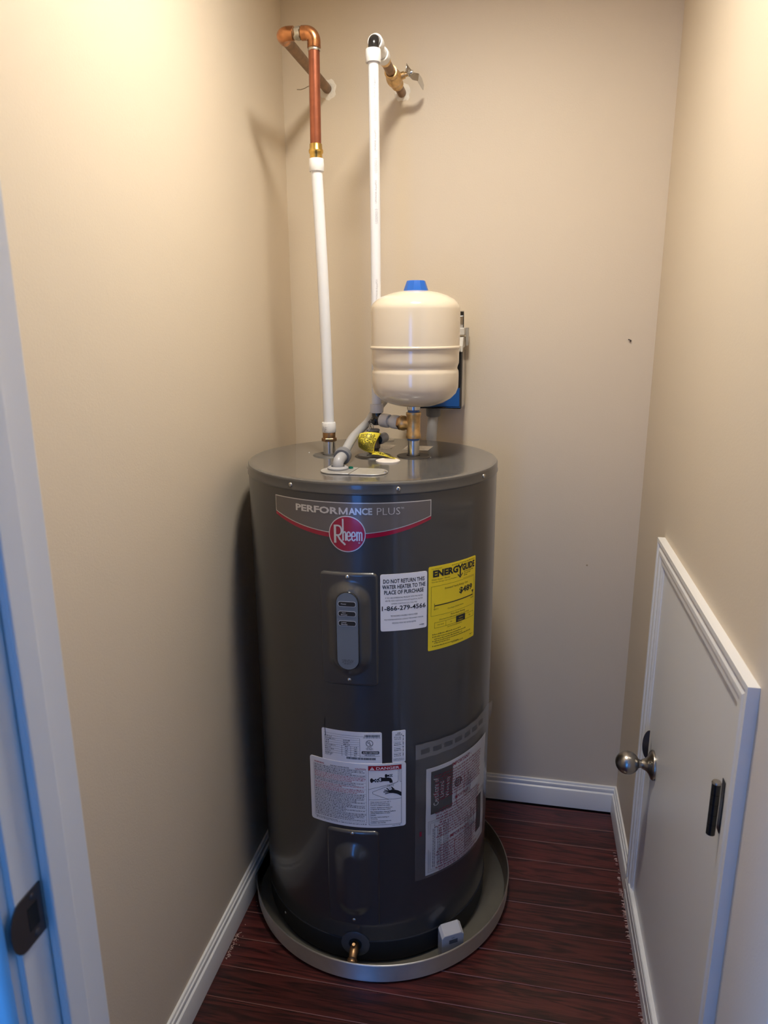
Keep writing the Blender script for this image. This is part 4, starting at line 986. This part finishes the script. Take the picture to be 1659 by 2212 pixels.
# ================================================================== CONDUIT, BOX
cd = thing('power_conduit', 'grey conduit with elbow connector rising from the junction plate', 'conduit', (-.039, -.174, H))
base = Vector((-.0390, -.1740, H+.0032))
build(MB().lathe([(.0215,0),(.0225,.001),(.0225,.0035),(.0190,.006),(.0145,.0065)], base, 36), 'connector_flange', GREYP, cd, ang=40)
ep = [base + Vector((0,0,.002)), base + Vector((0,0,.007)), base + Vector((.0002,.0015,.0125)), base + Vector((.0006,.0065,.0172)), base + Vector((.0012,.0150,.0195)), base + Vector((.0020,.0300,.0215))]
build(MB().tube(ep, .0118, 26), 'connector_elbow', GREYP, cd, ang=60)
nb = base + Vector((.0016, .0270, .0205)); nd = (Vector((-.0385, -.045, 1.2165)) - nb).normalized()
build(MB().lathe([(.0120,0),(.0172,.0),(.0182,.001),(.0185,.010),(.0177,.0113),(.0185,.0126),(.0180,.0165),(.0150,.018),(.0120,.018)], nb, 36, nd), 'compression_nut', GREYD, cd, ang=40)
cpath = [nb + nd*.008, nb + nd*.03, Vector((-.0385, -.045, 1.2165)), Vector((-.0372, .02, 1.2250)), Vector((-.0305, .085, 1.2375)), Vector((-.0235, .128, 1.2550)), Vector((-.006, .170, 1.2810)), Vector((.010, .215, 1.303)), Vector((.026, .270, 1.3180)), Vector((.040, .315, 1.323)), Vector((.060, .330, 1.323))]
def smooth_path(P, n=6):
    out = []
    for i in range(len(P)-1):
        a = P[max(i-1,0)]; b = P[i]; c = P[i+1]; d = P[min(i+2, len(P)-1)]
        for k in range(n):
            t = k/n; out.append(.5*((2*b) + (c-a)*t + (2*a-5*b+4*c-d)*t*t + (3*b-a-3*c+d)*t**3))
    out.append(P[-1]); return out
sp_ = smooth_path(cpath)
cdt = build(MB().tube(sp_, .0100, 26), 'conduit_tube', GREYP, cd, ang=60)
# printed text along the conduit
def on_cond(u, v, h):
    i = max(0, min(len(sp_)-2, int(v))); t = v - i; q = sp_[i].lerp(sp_[i+1], t); d_ = (sp_[i+1]-sp_[i]).normalized()
    r0 = d_.cross(Vector((0,0,1))).normalized(); n0 = r0.cross(d_)
    a = u/.0100 + 1.05; return tuple(q + (n0*math.cos(a) + r0*math.sin(a))*(.0102+h))
p = Print(on_cond, .0003); p.text('POWER', -.0035, 23.5, .0035, 28.0, .02, rot=1); 
p.mb = MB(); random.seed(3)
v_ = 22.4
while v_ < 29.5: p.poly([on for on in ((-.003, v_), (.003, v_), (.003, v_+.35), (-.003, v_+.35))]); v_ += random.choice((.55, .7, 1.1))
p.build('print', INK, cdt)

bx = thing('disconnect_box', 'glossy black box on the back wall behind the expansion tank', 'electrical box', (.115, Yb, 1.25))
bevel(build(MB().box((.055, .300, 1.2485), (.1785, Yb, 1.402)), 'box_body', BOXB, bx, smooth=False), .004)
bevel(build(MB().box((.060, .2965, 1.2535), (.1745, .301, 1.3060)), 'box_cover', BOXBL, bx, smooth=False), .0025)
build(MB().prism([(.301,1.3060),(.2965,1.3060),(.2995,1.396),(.301,1.396)], lambda u, v, d: (d, u, v), .060, .1745), 'box_dull_front', mat('matte_black', (.008,.008,.009), .5, spec=.15), bx, smooth=False)  # upper front split off and dulled so the blue reflection stays below
bevel(build(MB().box((.060, .318, 1.440), (.1800, Yb-.02, 1.4590)), 'hood', LGREY, bx, smooth=False), .002)
hood2 = MB().prism([(.352,1.4590),(.384,1.4590),(.384,1.425),(.372,1.412),(.366,1.425),(.360,1.440)], lambda u, v, d: (d, u, v), .1800, .1870)
build(hood2, 'hood_side', LGREY, bx, smooth=False)
lat = MB().prism([(.385,1.4350),(.318,1.4350),(.300,1.413),(.297,1.398),(.310,1.398),(.330,1.408),(.385,1.410)], lambda u, v, d: (d, u, v), .120, .1775)
build(lat, 'latch', LGREY, bx, smooth=False)
build(MB().prism([(.297,1.399),(.297,1.4105),(.2945,1.4095),(.2945,1.400)], lambda u, v, d: (d, u, v), .128, .174), 'latch_grip', mat('grip_grey', (.38,.37,.34), .5), bx, smooth=False)
build(MB().prism([(.350,1.459),(.358,1.459),(.352,1.502),(.344,1.500)], lambda u, v, d: (d, u, v), .150, .1755), 'lever_tab', BOXB, bx, smooth=False)
build(MB().prism([(.346,1.459),(.349,1.459),(.345,1.490),(.342,1.488)], lambda u, v, d: (d, u, v), .165, .1735), 'tab_clip', CHROME, bx, smooth=False)
build(MB().lathe([(.0225,0),(.0225,-.003),(0,-.003)], (.128, .335, 1.2485), 24, (0,0,1)), 'knockout_flange', LGREY, bx)
sc2 = thing('supply_conduit', 'ribbed grey conduit dropping from the black box behind the heater', 'conduit', (.095, .345, 1.10))
build(MB().lathe([(.0155,0),(.0195,-.001),(.0200,-.004),(.0195,-.022),(.0170,-.0255),(.0130,-.026)], (.0985, .335, 1.2490), 30, (0,0,1)), 'connector', GREYD, sc2, ang=40)
rp_ = []
for i in range(41):
    t = i/40; q = Vector((.0980 - .020*t, .335 + .012*t, 1.228)) - Vector((0, 0, .30*t)); rp_.append(q)
pts2 = []; rads = []
for i in range(90):
    t = i/89*40; k_ = min(39, int(t)); pts2.append(rp_[k_].lerp(rp_[k_+1], t-k_)); rads.append(.0142 + (.0007 if i % 2 else -.0003))
build(MB().tube(pts2, rads, 22), 'ribbed_tube', GREYP, sc2, ang=80)

# ================================================================== POUCH AND CERTIFICATE
pa0, pa1 = -60.7, -7.5; pz0, pz1 = .2270, .5810
fp = W(pa0); pwd = math.radians(pa1 - pa0)*R
pouch = thing('document_pouch', 'clear plastic document pouch with red print stuck to the heater', 'pouch', cylpt(-34, pz0, .004))
lift = lambda u, v: .0030 + .0070*sms((u/pwd-.78)/.22)*sms((v-.48)/.10) + .0008*math.sin(u*150)*sms((v-.50)/.05) + .0006*math.sin(v*60+u*40)
us = [pwd*i/48 for i in range(49)]
def film_sheet(vb, vt, extra, usx=us, nv=24):
    mb = MB(); S = nv+1
    vs = [fp(u, vb(u) + (vt(u)-vb(u))*j/nv, lift(u, vb(u) + (vt(u)-vb(u))*j/nv) + extra) for u in usx for j in range(S)]
    return mb.add(vs, [(i*S+j, (i+1)*S+j, (i+1)*S+j+1, i*S+j+1) for i in range(len(usx)-1) for j in range(nv)])
topz = lambda u: pz1 + .012*sms((u/pwd-.72)/.2) - .004*sms((u/pwd-.9)/.1)
bag = build(film_sheet(lambda u: pz0, topz, .0012), 'pouch_film', FILM, pouch, ang=60)
build(film_sheet(lambda u: pz1-.036, lambda u: topz(u) - .001, .0016), 'adhesive_strip', FILM2, pouch, ang=60, label='hazy adhesive strip across the top')
for i in range(7):
    build(film_sheet(lambda u: pz1-.026, lambda u: pz1-.014, .0019, [.012 + i*.030 + q*.0055 for q in range(5)], 2), 'glue_mark', mat('glue_mark_grey', (.10,.10,.105), .3, alpha=.55), pouch)
ppf = lambda u, v, h: fp(u, v, lift(u, v) + h)
p = Print(ppf, .0018); random.seed(31)
u0, u1 = .040, .205
p.text('- IMPORTANT -', .088, .498, .162, .507, .012)
def rows(v, n, a, b, ragged=0):
    for i in range(n):
        ra = random.uniform(0, ragged); p.words(a + ra, b - random.uniform(0, ragged), v, .0040, wl=(.004,.014), gap=.0020); v -= .0072
    return v
v = rows(.4890, 10, .046, .208, .012)
p.text('- IMPORTANT -', .100, v-.010, .158, v-.001, .012); v = rows(v-.0185, 11, .050, .208, .014)
p.text('- IMPORTANTE -', .085, v-.010, .165, v-.001, .012); v = rows(v-.0185, 10, .050, .200, .018)
p.rect(.010, .345, .0155, .357)
p.stroke([(.110,.43),(.111,.39)], .0014); p.stroke([(.108,.30),(.107,.255)], .0014); p.stroke([(.135,.47),(.137,.40)], .0012)
p.build('red_print', REDM, pouch, 'dark red warning print')
# certificate
qa = math.radians(-55.4 - pa0)*R; qw, qz0, qz1 = .216, .2315, .5127
cf = thing('warranty_certificate', 'white warranty certificate sheet inside the clear pouch', 'document', cylpt(-34, qz0, .002))
pf = lambda u, v, h: fp(qa + u, v, lift(qa + u, v)*.75 + h)
us = [qw*i/44 for i in range(45)]
sh = build(MB().sheet(us, lambda u: qz0, lambda u: qz1, pf, -.0001, .0002, nv=20), 'paper_sheet', PAPER, cf, ang=60)
p = Print(pf, .0006)
def bigrect(u0, v0, u1, v1, n=10):
    for i in range(n): p.rect(u0, v0 + (v1-v0)*i/n, u1, v0 + (v1-v0)*(i+1)/n)
bigrect(.012, .392, .072, .503); p.build('cover_panel', INK, sh, 'black title panel')
p = Print(pf, .0006); bigrect(.168, .262, .196, .362); p.build('picture_panel', INK, sh, 'narrow dark picture panel')
p = Print(pf, .0007); p.disc(.090, .4480, .0128, 28, .0120); p.build('round_seal', INK, sh, 'small round black seal')
p = Print(pf, .0006)
for i in range(3): p.frame(.006 + .003*i, qz0+.006 + .003*i, qw-.006-.003*i, .375 - .003*i, .0008 if i != 1 else .0005)
random.seed(17)
for i in range(11):
    if i in (2, 6): continue
    p.vwords(.018 + i*.0042, .248, .366, .0022, fill=random.uniform(.8, 1))
for i in range(10): p.vwords(.118 + i*.0042, .248 + .05*(i > 7), .366, .0022, fill=random.uniform(.5, .9))
for i in range(5): p.vwords(.118 + i*.0045, .395, .470, .0022, fill=random.uniform(.5, .9))
p.build('fine_print', INKG, sh)
p = Print(pf, .0009)
p.text('Certificate of', .0185, .4130, .0320, .4830, 0, rot=1); p.text('Limited', .0355, .4290, .0465, .4690, 0, rot=1); p.text('Warranty', .0520, .4240, .0650, .4760, 0, rot=1)
p.ring(.090, .4480, .0085, .0092, 24); p.stroke([(.0865,.440),(.0865,.457)], .0012); p.stroke([(.0905,.440),(.0905,.457)], .0012); p.stroke([(.0940,.440),(.0940,.455)], .0012)
p.build('white_lettering', PAPER, sh)

# ================================================================== DEBRIS ALONG THE FLOOR EDGES
random.seed(41); fm = MB()
def fibre(x_, y_, dx, dy, dz=0):
    fm.tube([(x_, y_, .0012), (x_+dx*.5, y_+dy*.5, .0018+dz), (x_+dx, y_+dy, .0010)], .0006, 5)
for i in range(150):
    y_ = random.choice((random.uniform(-.02,.20), random.uniform(-.10,.03), random.uniform(-.34,-.18), random.uniform(-.36,.22)))
    fibre(Xr-.0165 + random.uniform(-.001,.001), y_, random.uniform(-.009,-.002), random.uniform(-.002,.002))
tag(build(fm, 'paper_fringe', FIB), 'torn pale paper fringe along the right baseboard', 'debris', 'stuff')
fm = MB()
for i in range(46):
    t = random.random(); fibre(Xl + .0165 + random.uniform(0,.006), -.335 + .075*t + random.uniform(-.003,.003), random.uniform(-.002,.006), random.uniform(-.006,.006), .001)
for i in range(9): fibre(Xl + .018 + random.uniform(0,.02), random.uniform(-.38,-.15), random.uniform(-.003,.003), random.uniform(-.003,.003))
tag(build(fm, 'wood_splinters', FIB), 'pale splinters on the floor beside the left baseboard', 'debris', 'stuff')
